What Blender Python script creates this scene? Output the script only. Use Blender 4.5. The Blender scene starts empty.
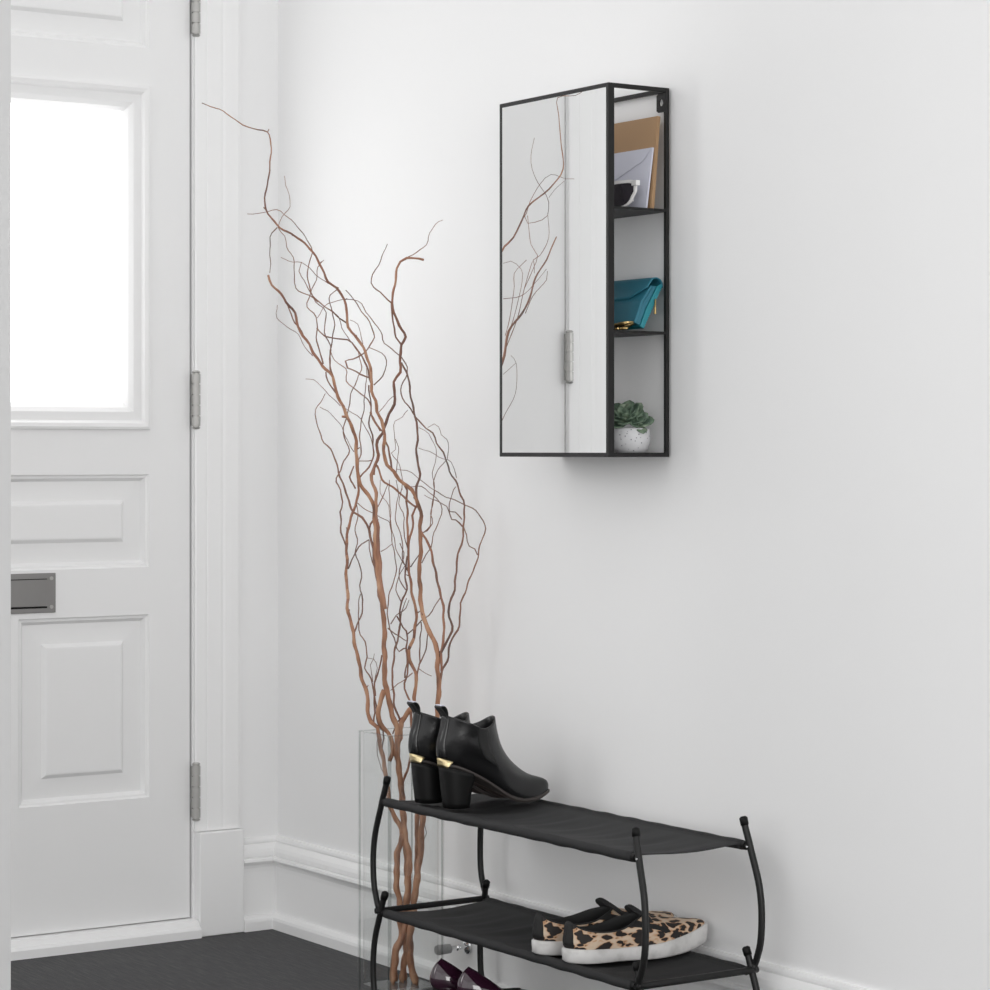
import bpy, bmesh, math, random
from mathutils import Vector, Matrix
random.seed(7)
PI=math.pi
SC=bpy.context.scene; COL=SC.collection
V=Vector
# ------------------------------------------------------------------ helpers
def mesh(name, verts, faces, mat=None, parent=None, smooth=False, bevel=0, subsurf=0, mats=None, fmat=None):
    me=bpy.data.meshes.new(name); me.from_pydata([tuple(v) for v in verts],[],[tuple(f) for f in faces]); me.update()
    if mats:
        for m in mats: me.materials.append(m)
        if fmat:
            for p,i in zip(me.polygons,fmat): p.material_index=i
    elif mat: me.materials.append(mat)
    if smooth:
        for p in me.polygons: p.use_smooth=True
    o=bpy.data.objects.new(name,me); COL.objects.link(o)
    if parent:
        o.parent=parent; o.matrix_parent_inverse=Matrix.Translation(-parent.location) if False else Matrix()
    bm=bmesh.new(); bm.from_mesh(me); bmesh.ops.recalc_face_normals(bm,faces=bm.faces[:]); bm.to_mesh(me); bm.free()
    if bevel:
        b=o.modifiers.new('bevel','BEVEL'); b.width=bevel; b.segments=2; b.limit_method='ANGLE'
    if subsurf:
        s=o.modifiers.new('sub','SUBSURF'); s.levels=subsurf; s.render_levels=subsurf
    return o
class MB:
    """collects shapes of ONE part; coordinates are relative to the origin given"""
    def __init__(s,org=(0,0,0)): s.v=[];s.f=[];s.o=V(org)
    def add(s,vs,fs):
        n=len(s.v); s.v+=[V(v)-s.o for v in vs]; s.f+=[tuple(i+n for i in f) for f in fs]; return s
    def box(s,x0,x1,y0,y1,z0,z1):
        x0,x1=sorted((x0,x1));y0,y1=sorted((y0,y1));z0,z1=sorted((z0,z1))
        return s.add([(x,y,z) for x in (x0,x1) for y in (y0,y1) for z in (z0,z1)],[(0,1,3,2),(4,6,7,5),(0,4,5,1),(2,3,7,6),(0,2,6,4),(1,5,7,3)])
    def tube(s,P,R,n=10,cap=True):
        P=[V(p) for p in P]; 
        if not hasattr(R,'__len__'): R=[R]*len(P)
        vs=[];fs=[];u=None
        for i,p in enumerate(P):
            t=(P[min(i+1,len(P)-1)]-P[max(i-1,0)]); 
            t=t.normalized() if t.length>1e-9 else V((0,0,1))
            if u is None: u=t.orthogonal().normalized()
            else:
                u=(u-t*u.dot(t)); u=u.normalized() if u.length>1e-6 else t.orthogonal().normalized()
            w=t.cross(u)
            for k in range(n):
                a=2*PI*k/n; vs.append(p+(u*math.cos(a)+w*math.sin(a))*R[i])
        m=len(P)
        for i in range(m-1):
            for k in range(n): fs.append((i*n+k,i*n+(k+1)%n,(i+1)*n+(k+1)%n,(i+1)*n+k))
        if cap: fs.append(tuple(range(n))[::-1]); fs.append(tuple((m-1)*n+k for k in range(n)))
        return s.add(vs,fs)
    def cyl(s,a,b,r,n=20,r2=None): return s.tube([a,b],[r,r if r2 is None else r2],n)
    def lathe(s,c,prof,n=32,axis=None):
        """prof: (r,z) pairs; closed at both ends when r=0"""
        vs=[];fs=[]
        for r,z in prof:
            for k in range(n): vs.append((c[0]+r*math.cos(2*PI*k/n),c[1]+r*math.sin(2*PI*k/n),c[2]+z))
        for i in range(len(prof)-1):
            for k in range(n): fs.append((i*n+k,i*n+(k+1)%n,(i+1)*n+(k+1)%n,(i+1)*n+k))
        return s.add(vs,fs)
    def prism(s,poly,ext,closed=True):
        """poly: list of 3D points, ext: vector"""
        n=len(poly);e=V(ext);vs=[V(p) for p in poly]+[V(p)+e for p in poly]
        fs=[tuple(range(n))[::-1],tuple(range(n,2*n))]+[(i,(i+1)%n,n+(i+1)%n,n+i) for i in range(n)]
        return s.add(vs,fs)
    def obj(s,name,mat,parent=None,**k): return mesh(name,s.v,s.f,mat,parent,**k)
def thing(name,label,cat,loc=(0,0,0),group=None,rz=0):
    o=bpy.data.objects.new(name,None); COL.objects.link(o); o.location=loc; o.rotation_euler.z=rz
    o.empty_display_size=.05; tag(o,label,cat,group); return o
def tag(o,label,cat,group=None):
    o['label']=label;o['category']=cat
    if group:o['group']=group
    return o
def struct(o,label=None):
    o['kind']='structure'
    if label:o['label']=label
    return o
def cr(P,m):
    P=[V(p) for p in P];Q=[2*P[0]-P[1]]+P+[2*P[-1]-P[-2]];out=[]
    for i in range(1,len(Q)-2):
        p0,p1,p2,p3=Q[i-1:i+3]
        for k in range(m):
            t=k/m;out.append(.5*((2*p1)+(p2-p0)*t+(2*p0-5*p1+4*p2-p3)*t*t+(3*p1-p0-3*p2+p3)*t**3))
    out.append(P[-1]);return out
def lerp(a,b,t): return a+(b-a)*t
def interp(xs,ys,x):
    if x<=xs[0]:return ys[0]
    for i in range(len(xs)-1):
        if x<=xs[i+1]:
            t=(x-xs[i])/(xs[i+1]-xs[i]);
            a=ys[i];b=ys[i+1]
            ma=(ys[i+1]-ys[i-1])/(xs[i+1]-xs[i-1]) if i>0 else (b-a)/(xs[i+1]-xs[i])
            mb=(ys[i+2]-ys[i])/(xs[i+2]-xs[i]) if i+2<len(xs) else (b-a)/(xs[i+1]-xs[i])
            h=xs[i+1]-xs[i];t2=t*t;t3=t2*t
            return (2*t3-3*t2+1)*a+(t3-2*t2+t)*h*ma+(-2*t3+3*t2)*b+(t3-t2)*h*mb
    return ys[-1]
# ------------------------------------------------------------------ materials
def mat(name,col,rough=.5,metal=0,**k):
    m=bpy.data.materials.new(name);m.use_nodes=True;b=m.node_tree.nodes['Principled BSDF']
    b.inputs['Base Color'].default_value=(*col,1);b.inputs['Roughness'].default_value=rough;b.inputs['Metallic'].default_value=metal
    for kk,v in k.items():
        b.inputs[kk.replace('_',' ')].default_value=v
    return m
def nodes(m): return m.node_tree.nodes,m.node_tree.links,m.node_tree.nodes['Principled BSDF']
def tex(m,scale=(1,1,1),kind='ShaderNodeTexNoise',coord='Object',**k):
    n,l,b=nodes(m);tc=n.new('ShaderNodeTexCoord');mp=n.new('ShaderNodeMapping');mp.inputs['Scale'].default_value=scale
    l.new(tc.outputs[coord],mp.inputs['Vector']);t=n.new(kind);l.new(mp.outputs['Vector'],t.inputs['Vector'])
    for kk,v in k.items(): t.inputs[kk].default_value=v
    return t
def ramp(m,src,stops,out='Base Color'):
    n,l,b=nodes(m);r=n.new('ShaderNodeValToRGB');e=r.color_ramp.elements
    while len(e)<len(stops): e.new(.5)
    for i,(p,c) in enumerate(stops):
        e[i].position=p;e[i].color=(*c,1) if hasattr(c,'__len__') else (c,c,c,1)
    l.new(src,r.inputs[0]); 
    if out: l.new(r.outputs[0],b.inputs[out])
    return r
def bump(m,src,st=.2,dist=.002):
    n,l,b=nodes(m);bp=n.new('ShaderNodeBump');bp.inputs['Strength'].default_value=st;bp.inputs['Distance'].default_value=dist
    l.new(src,bp.inputs['Height']);l.new(bp.outputs[0],b.inputs['Normal'])
WALLC=.88
m_wall=mat('wall_paint',(WALLC,WALLC,WALLC*1.002),.62)
t=tex(m_wall,(1,1,1),Scale=260.,Detail=2.);bump(m_wall,t.outputs['Fac'],.06,.001)
m_strip=mat('jamb_paint_shaded',(.66,.66,.66),.6)  # greyer than the trim: weaker light on the jamb put into its colour
m_trim=mat('trim_paint',(.88,.88,.88),.33)
m_door=mat('door_paint',(.85,.85,.85),.38)
m_ceil=mat('ceiling_paint',(.85,.85,.85),.8)
m_floor=mat('floor_dark_wood',(.06,.06,.062),.5,0,Specular_IOR_Level=.28)
t=tex(m_floor,(7,90,1),Scale=2.5,Detail=6.,Roughness=.65)
ramp(m_floor,t.outputs['Fac'],[(.34,(.010,.010,.011)),(.52,(.026,.026,.028)),(.70,(.068,.068,.070))])
bump(m_floor,t.outputs['Fac'],.25,.002)
m_black=mat('black_powder_coat',(.012,.0115,.0115),.5,0,Specular_IOR_Level=.3)
m_rod=mat('black_rod_metal',(.008,.008,.008),.42,0,Specular_IOR_Level=.35)
m_mirror=mat('mirror_silver',(.975,.98,.98),.0,1.0)
m_board=mat('pale_bounce_backing',(.80,.80,.81),.7)  # pale tone chosen to bounce light into the cabinet; true colour unseen
m_steel=mat('brushed_steel',(.29,.285,.28),.38,1.0)
m_nickel=mat('satin_nickel',(.46,.455,.44),.38,.65)
m_chrome=mat('chrome',(.75,.75,.76),.12,1.0)
m_rubber=mat('grey_rubber',(.36,.36,.36),.6)
m_whitepl=mat('white_plastic',(.85,.84,.83),.25)
m_lens=mat('dark_lens',(.02,.016,.022),.08)
m_brass=mat('antique_brass',(.42,.30,.13),.35,1.0)
m_gold=mat('gold_plate',(.80,.66,.38),.28,1.0)
t=tex(m_gold,(1,1,1),Scale=900.,Detail=1.);bump(m_gold,t.outputs['Fac'],.4,.001)
m_kraft=mat('kraft_paper',(.42,.265,.145),.8)
m_kraft_in=mat('kraft_edge',(.45,.31,.18),.8)
m_paper=mat('white_paper',(.66,.67,.76),.7)
m_teal=mat('teal_leather',(.028,.175,.245),.42)
t=tex(m_teal,(1,1,1),Scale=500.,Detail=2.);bump(m_teal,t.outputs['Fac'],.15,.001)
m_teal2=mat('teal_leather_edge',(.022,.24,.29),.45)
m_pot=mat('speckled_cement',(.66,.66,.67),.7)
t=tex(m_pot,(1,1,1),'ShaderNodeTexVoronoi',Scale=170.)
ramp(m_pot,t.outputs['Distance'],[(.0,(.10,.10,.12)),(.13,(.18,.18,.2)),(.2,(.66,.66,.675)),(1,(.70,.70,.71))])
m_leaf=mat('succulent_green',(.11,.20,.13),.5)
t=tex(m_leaf,(1,1,1),Scale=60.,Detail=3.)
ramp(m_leaf,t.outputs['Fac'],[(.35,(.065,.105,.075)),(.5,(.125,.185,.125)),(.68,(.27,.33,.24))])
m_soil=mat('dark_soil',(.03,.024,.018),.95)
m_fab=mat('black_canvas',(.027,.027,.028),.8,0,Specular_IOR_Level=.3)
t=tex(m_fab,(1,1,1),Scale=700.,Detail=2.);bump(m_fab,t.outputs['Fac'],.3,.001)
m_leather=mat('black_leather',(.006,.006,.0065),.27)
t=tex(m_leather,(1,1,1),Scale=35.,Detail=4.);bump(m_leather,t.outputs['Fac'],.22,.004)
m_lstrip=mat('black_elastic',(.010,.010,.010),.7)
t=tex(m_lstrip,(1,0,0),'ShaderNodeTexWave',Scale=260.)
bump(m_lstrip,t.outputs['Fac'],.3,.001)
m_heel=mat('stacked_heel_black',(.005,.005,.005),.5,0,Specular_IOR_Level=.22)
m_sole=mat('boot_sole',(.045,.038,.035),.55)
m_under=mat('boot_outsole_taupe',(.09,.072,.066),.5)
m_inside=mat('boot_lining',(.02,.02,.02),.85)
m_patent=mat('aubergine_patent_leather',(.030,.008,.020),.10,0,Coat_Weight=1.0,Coat_Roughness=.04)
m_foxing=mat('white_rubber_foxing',(.62,.61,.60),.55)
t=tex(m_foxing,(1,1,1),Scale=45.,Detail=5.);ramp(m_foxing,t.outputs['Fac'],[(.3,(.50,.49,.48)),(.55,(.66,.65,.64)),(.8,(.70,.69,.68))])
m_leo=mat('leopard_calf_hair',(.6,.45,.3),.7)
def leopard(m):
    n,l,b=nodes(m)
    tc=n.new('ShaderNodeTexCoord');mp=n.new('ShaderNodeMapping');mp.inputs['Scale'].default_value=(.66,1.0,1.15);l.new(tc.outputs['Object'],mp.inputs['Vector'])
    nz=n.new('ShaderNodeTexNoise');nz.inputs['Scale'].default_value=60;l.new(mp.outputs[0],nz.inputs['Vector'])
    mx=n.new('ShaderNodeMix');mx.data_type='RGBA';mx.blend_type='ADD';mx.inputs[0].default_value=.022
    l.new(mp.outputs[0],mx.inputs[6]);l.new(nz.outputs['Color'],mx.inputs[7])
    vo=n.new('ShaderNodeTexVoronoi');vo.inputs['Scale'].default_value=84;vo.inputs['Randomness'].default_value=.85;l.new(mx.outputs[2],vo.inputs['Vector'])
    r=n.new('ShaderNodeValToRGB');e=r.color_ramp.elements
    for _ in range(3): e.new(.5)
    for i,(p,c) in enumerate([(0,(.016,.012,.011)),(.46,(.016,.012,.011)),(.51,(.50,.27,.14)),(.60,(.62,.47,.34)),(1,(.68,.56,.44))]): e[i].position=p;e[i].color=(*c,1)
    l.new(vo.outputs['Distance'],r.inputs[0]);l.new(r.outputs[0],b.inputs['Base Color'])
leopard(m_leo)
m_bark=mat('willow_bark',(.3,.15,.09),.6)
t=tex(m_bark,(1,1,.35),Scale=55.,Detail=4.)
ramp(m_bark,t.outputs['Fac'],[(.3,(.17,.080,.048)),(.5,(.39,.190,.108)),(.7,(.54,.32,.20))])
bump(m_bark,t.outputs['Fac'],.4,.002)
m_bark2=mat('willow_red_bark',(.25,.12,.08),.6)
t=tex(m_bark2,(1,1,.4),Scale=22.,Detail=4.)
ramp(m_bark2,t.outputs['Fac'],[(.33,(.16,.078,.056)),(.5,(.32,.150,.095)),(.68,(.46,.25,.155))])
m_twig=mat('willow_twig_bark',(.2,.11,.08),.65)
t=tex(m_twig,(1,1,.5),Scale=14.,Detail=3.)
ramp(m_twig,t.outputs['Fac'],[(.35,(.125,.080,.066)),(.5,(.22,.112,.078)),(.65,(.33,.175,.12))])
m_glass=bpy.data.materials.new('clear_glass');m_glass.use_nodes=True
n=m_glass.node_tree.nodes;n.clear();g=n.new('ShaderNodeMixShader');gt=n.new('ShaderNodeBsdfTransparent');gt.inputs[0].default_value=(.984,.989,.987,1);gg=n.new('ShaderNodeBsdfGlossy');gg.inputs['Roughness'].default_value=.02;gl=n.new('ShaderNodeLayerWeight');gl.inputs[0].default_value=.5;gw=n.new('ShaderNodeMath');gw.operation='POWER';gw.inputs[1].default_value=4.0;gf=n.new('ShaderNodeMath');gf.operation='MULTIPLY_ADD';gf.inputs[1].default_value=.8;gf.inputs[2].default_value=.030;m_glass.node_tree.links.new(gl.outputs['Facing'],gw.inputs[0]);m_glass.node_tree.links.new(gw.outputs[0],gf.inputs[0])
for a_,b_ in ((gf.outputs[0],g.inputs[0]),(gt.outputs[0],g.inputs[1]),(gg.outputs[0],g.inputs[2])): m_glass.node_tree.links.new(a_,b_)
om=n.new('ShaderNodeOutputMaterial');m_glass.node_tree.links.new(g.outputs[0],om.inputs[0])
m_gedge=m_glass.copy();m_gedge.name='glass_edge'
for nd in m_gedge.node_tree.nodes:
    if nd.type=='BSDF_TRANSPARENT': nd.inputs[0].default_value=(.84,.85,.845,1)
def emis(name,col,s):
    m=bpy.data.materials.new(name);m.use_nodes=True;n=m.node_tree.nodes;n.clear();e=n.new('ShaderNodeEmission');e.inputs[0].default_value=(*col,1);e.inputs[1].default_value=s
    o=n.new('ShaderNodeOutputMaterial');m.node_tree.links.new(e.outputs[0],o.inputs[0]);return m
m_pane=emis('daylit_frosted_pane',(1,1,1),4.2)
# ------------------------------------------------------------------ room (metres; main wall is the plane y=0, door wall the plane x=0)
CEIL=2.85
struct(MB().box(-.3,6.2,-4.2,.2,-.12,0).obj('floor',m_floor),'dark grey wood-grain hallway floor')
struct(MB().box(-.3,6.2,-4.2,.2,CEIL,CEIL+.12).obj('ceiling',m_ceil))
struct(MB().box(-.12,6.2,0,.14,0,CEIL).obj('wall_right',m_wall),'long plain white wall carrying the mirror cabinet')
DY0,DY1,DZ0,DZ1=-.951,-.194,.036,2.03
dw=MB().box(-.14,0,-.190,0,0,CEIL).box(-.14,0,-4.2,-.9525,0,CEIL).box(-.14,0,-.9525,-.190,DZ1+.006,CEIL)
struct(dw.obj('wall_back',m_wall),'short white wall around the entrance door')
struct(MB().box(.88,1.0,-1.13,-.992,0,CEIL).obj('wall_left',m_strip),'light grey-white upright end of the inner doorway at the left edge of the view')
# baseboards : profile (offset from wall, z)
BP=[(0,.181),(.006,.181),(.009,.1765),(.0095,.1725),(.008,.169),(.012,.166),(.018,.160),(.021,.153),(.0215,.146),(.020,.1425),(.025,.1405),(.0257,.136),(.022,.1325),(.0165,.128),(.0135,.122),(.013,.114),(.013,.034),(.0135,.030),(.019,.028),(.0255,.023),(.027,.018),(.027,0),(0,0)]
def board(name,frm,to,axis):
    b=MB();n=len(BP)
    if axis=='x': vs=[(frm+d,-d,z) for d,z in BP]+[(to,-d,z) for d,z in BP]
    else: vs=[(d,frm-d,z) for d,z in BP]+[(d,to,z) for d,z in BP]
    fs=[tuple(range(n)),tuple(range(n,2*n))[::-1]]+[(i,(i+1)%n,n+(i+1)%n,n+i) for i in range(n)]
    b.add(vs,fs);return struct(b.obj(name,m_trim))
board('baseboard_right',0,6.2,'x')
board('baseboard_back',0,-.0885,'y')
# door casing (fluted), plinth, threshold
def casing(y0,y1,sgn):
    """profile across y, projecting in +x"""
    w=abs(y1-y0); pr=[(0,0),(0,.009),(.003,.010),(.022,.0102),(.025,.0094),(.028,.0102),(.055,.0106),(.060,.0098),(.066,.0112),(.078,.012),(w-.006,.012),(w,.010),(w,0)]
    P=[(p[1],y0+sgn*p[0],.0) for p in pr]
    return MB().prism([(x,y,.204) for x,y,_ in P],(0,0,DZ1+.10-.204))
struct(casing(-.1885,-.0895,1).obj('trim_1',m_trim),'white moulded casing on the hinge side of the door')
struct(MB().box(0,.0245,-.186,-.0885,0,.203).obj('trim_2',m_trim,bevel=.0025),'white plinth block below the door casing')
struct(casing(-.9535,-1.059,-1).obj('trim_3',m_trim))
struct(MB().box(0,.031,-1.066,-.958,0,.203).obj('trim_4',m_trim,bevel=.0025))
th=MB().prism([(x,-.957,z) for x,z in [(-.10,0),(.034,0),(.034,.016),(.031,.020),(.026,.022),(.020,.031),(.012,.034),(-.10,.034)]],(0,.770,0))
struct(th.obj('trim_5',m_trim),'white wooden threshold below the door')
struct(MB().box(0,.025,-1.059,-.0895,DZ1+.006,DZ1+.11).obj('trim_6',m_trim,bevel=.003))
# ------------------------------------------------------------------ door leaf
XF=-.004  # face
door=bpy.data.objects.new('door_1',None);COL.objects.link(door);door.location=(0,DY1,DZ0);door['kind']='structure';door['label']='white panelled entrance door with a bright frosted glass pane'
do=V((0,DY1,DZ0))
holes=[(-.770,-.281,.989,1.655,'g'),(-.856,-.281,.723,.903,'p'),(-.552,-.281,.277,.632,'p'),(-.856,-.611,.277,.632,'p'),(-.856,-.281,1.728,1.905,'p')]
def leaf():
    b=MB(do);ys=sorted({DY0,DY1}|{h[0] for h in holes}|{h[1] for h in holes});zs=sorted({DZ0,DZ1}|{h[2] for h in holes}|{h[3] for h in holes})
    for i in range(len(ys)-1):
        for j in range(len(zs)-1):
            cy=(ys[i]+ys[i+1])/2;cz=(zs[j]+zs[j+1])/2
            if any(h[0]<cy<h[1] and h[2]<cz<h[3] for h in holes): continue
            b.add([(XF,ys[i],zs[j]),(XF,ys[i+1],zs[j]),(XF,ys[i+1],zs[j+1]),(XF,ys[i],zs[j+1])],[(0,1,2,3)])
    X2=XF-.042
    # edges and back
    b.add([(XF,DY0,DZ0),(XF,DY1,DZ0),(XF,DY1,DZ1),(XF,DY0,DZ1),(X2,DY0,DZ0),(X2,DY1,DZ0),(X2,DY1,DZ1),(X2,DY0,DZ1)],[(0,1,5,4),(1,2,6,5),(2,3,7,6),(3,0,4,7)]+([(4,5,6,7)]))
    for h in holes:
        if h[4]=='p': loops=[(0,0),(.003,-.0035),(.007,-.0045),(.011,-.011),(.013,-.0135),(.050,-.0115),(.057,-.0045),(.060,-.0040)]
        else: loops=[(0,0),(.001,.007),(.006,.009),(.013,.0075),(.018,.002),(.034,.001),(.043,-.004),(.051,-.012),(.052,-.020)]
        prev=None;n=len(loops)
        vs=[]
        for ins,dx in loops:
            y0,y1,z0,z1=h[0]+ins,h[1]-ins,h[2]+ins,h[3]-ins
            vs+=[(XF+dx,y0,z0),(XF+dx,y1,z0),(XF+dx,y1,z1),(XF+dx,y0,z1)]
        fs=[]
        for i in range(n-1):
            for k in range(4): fs.append((4*i+k,4*i+(k+1)%4,4*i+4+(k+1)%4,4*i+4+k))
        if h[4]=='p': fs.append(tuple(4*(n-1)+k for k in range(4)))
        b.add(vs,fs)
    return b.obj('door_leaf',m_door,door)
leaf()
h=holes[0];g=MB(do).box(XF-.024,XF-.019,h[0]+.048,h[1]-.048,h[2]+.048,h[3]-.048).obj('glass_pane',m_pane,door);g['label']='bright frosted glass pane'
def hinge(y,zc,r=.0085,sx=.008):
    b=MB(do);n=5;L=.104;z0=zc-L/2
    b.box(-.004,.0015,y-.006,y+.004,z0+.002,z0+L-.002)
    for k in range(n):
        a=z0+L*k/n+.0012;c=z0+L*(k+1)/n-.0012
        b.cyl((sx,y,a),(sx,y,c),r,16)
    b.cyl((sx,y,z0-.001),(sx,y,z0+L+.001),r*.75,12)
    b.lathe((sx,y,z0+L+.001),[(0,.005),(r*.7,.004),(r,.001),(r*.8,0),(0,0)],12).lathe((sx,y,z0-.001),[(0,-.005),(r*.7,-.004),(r,-.001),(r*.8,0),(0,0)],12)
    return b.obj('hinge',m_nickel,door,smooth=False)
for zc in (.282,1.048,1.815): hinge(-.186,zc)
hinge(-.953,1.150,.009,.010)  # extra hinge added at the lock edge for its mirror reflection
# letter slot
ls=MB(do).box(XF,XF+.004,-.711,-.478,.6425,.7175).obj('letter_slot',m_steel,door,bevel=.001)
b=MB(do).box(XF+.004,XF+.0065,-.693,-.497,.6545,.7055);b.obj('letter_flap',m_steel,ls,bevel=.001)
MB(do).box(XF+.0040,XF+.0046,-.6945,-.496,.6513,.6545).box(XF+.0040,XF+.0046,-.6945,-.496,.7055,.7070).obj('slot_gap',m_heel,ls)
for zz in (.6535,.7075):
    for yy in (-.487,-.702):
        s=MB(do).cyl((XF+.0035,yy,zz),(XF+.0052,yy,zz),.0036,14).obj('screw',m_nickel,ls)
        MB(do)
# ------------------------------------------------------------------ vase
vx0,vx1,vy0,vy1,vh=.643,.750,-.197,-.083,.4615
vs_=thing('glass_vase','tall square clear glass vase holding bare curly willow, left of the shoe rack','vase',((vx0+vx1)/2,(vy0+vy1)/2,0))
b=MB(vs_.location);W=.0055;BT=.020
def rr(x0,x1,y0,y1,z,r,n=3):
    out=[]
    for cx_,cy_,a0 in ((x1-r,y1-r,0),(x0+r,y1-r,PI/2),(x0+r,y0+r,PI),(x1-r,y0+r,1.5*PI)):
        for k in range(n+1):
            a=a0+PI/2*k/n;out.append((cx_+r*math.cos(a),cy_+r*math.sin(a),z))
    return out
L=[rr(vx0,vx1,vy0,vy1,0.0005,.004),rr(vx0,vx1,vy0,vy1,vh-.001,.004),rr(vx0+.001,vx1-.001,vy0+.001,vy1-.001,vh,.004),rr(vx0+W-.001,vx1-W+.001,vy0+W-.001,vy1-W+.001,vh,.010),rr(vx0+W,vx1-W,vy0+W,vy1-W,vh-.001,.010),rr(vx0+W,vx1-W,vy0+W,vy1-W,BT,.010)]
n=len(L[0]);vs=sum(L,[]);fs=[tuple(range(n))[::-1],tuple((len(L)-1)*n+k for k in range(n))]
for i in range(len(L)-1):
    for k in range(n): fs.append((i*n+k,i*n+(k+1)%n,(i+1)*n+(k+1)%n,(i+1)*n+k))
b.add(vs,fs).obj('vase_body',m_glass,vs_)
for px_,py_ in ((vx1-W/2-.0008,vy0+W/2+.0008),(vx0+W/2+.0008,vy0+W/2+.0008),(vx1-W/2-.0008,vy1-W/2-.0008),(vx0+W/2+.0008,vy1-W/2-.0008)):
    MB(vs_.location).cyl((px_,py_,.003),(px_,py_,vh-.002),.0033 if (px_>vx0+.05 and py_<vy0+.05) else .0018,12).obj('corner_edge',m_gedge,vs_,smooth=False)
MB(vs_.location).tube([(vx0+W/2,vy0+W/2,vh-.0015),(vx1-W/2,vy0+W/2,vh-.0015),(vx1-W/2,vy1-W/2,vh-.0015),(vx0+W/2,vy1-W/2,vh-.0015),(vx0+W/2,vy0+W/2,vh-.0015)],.0006,6).obj('rim',m_gedge,vs_)
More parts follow.
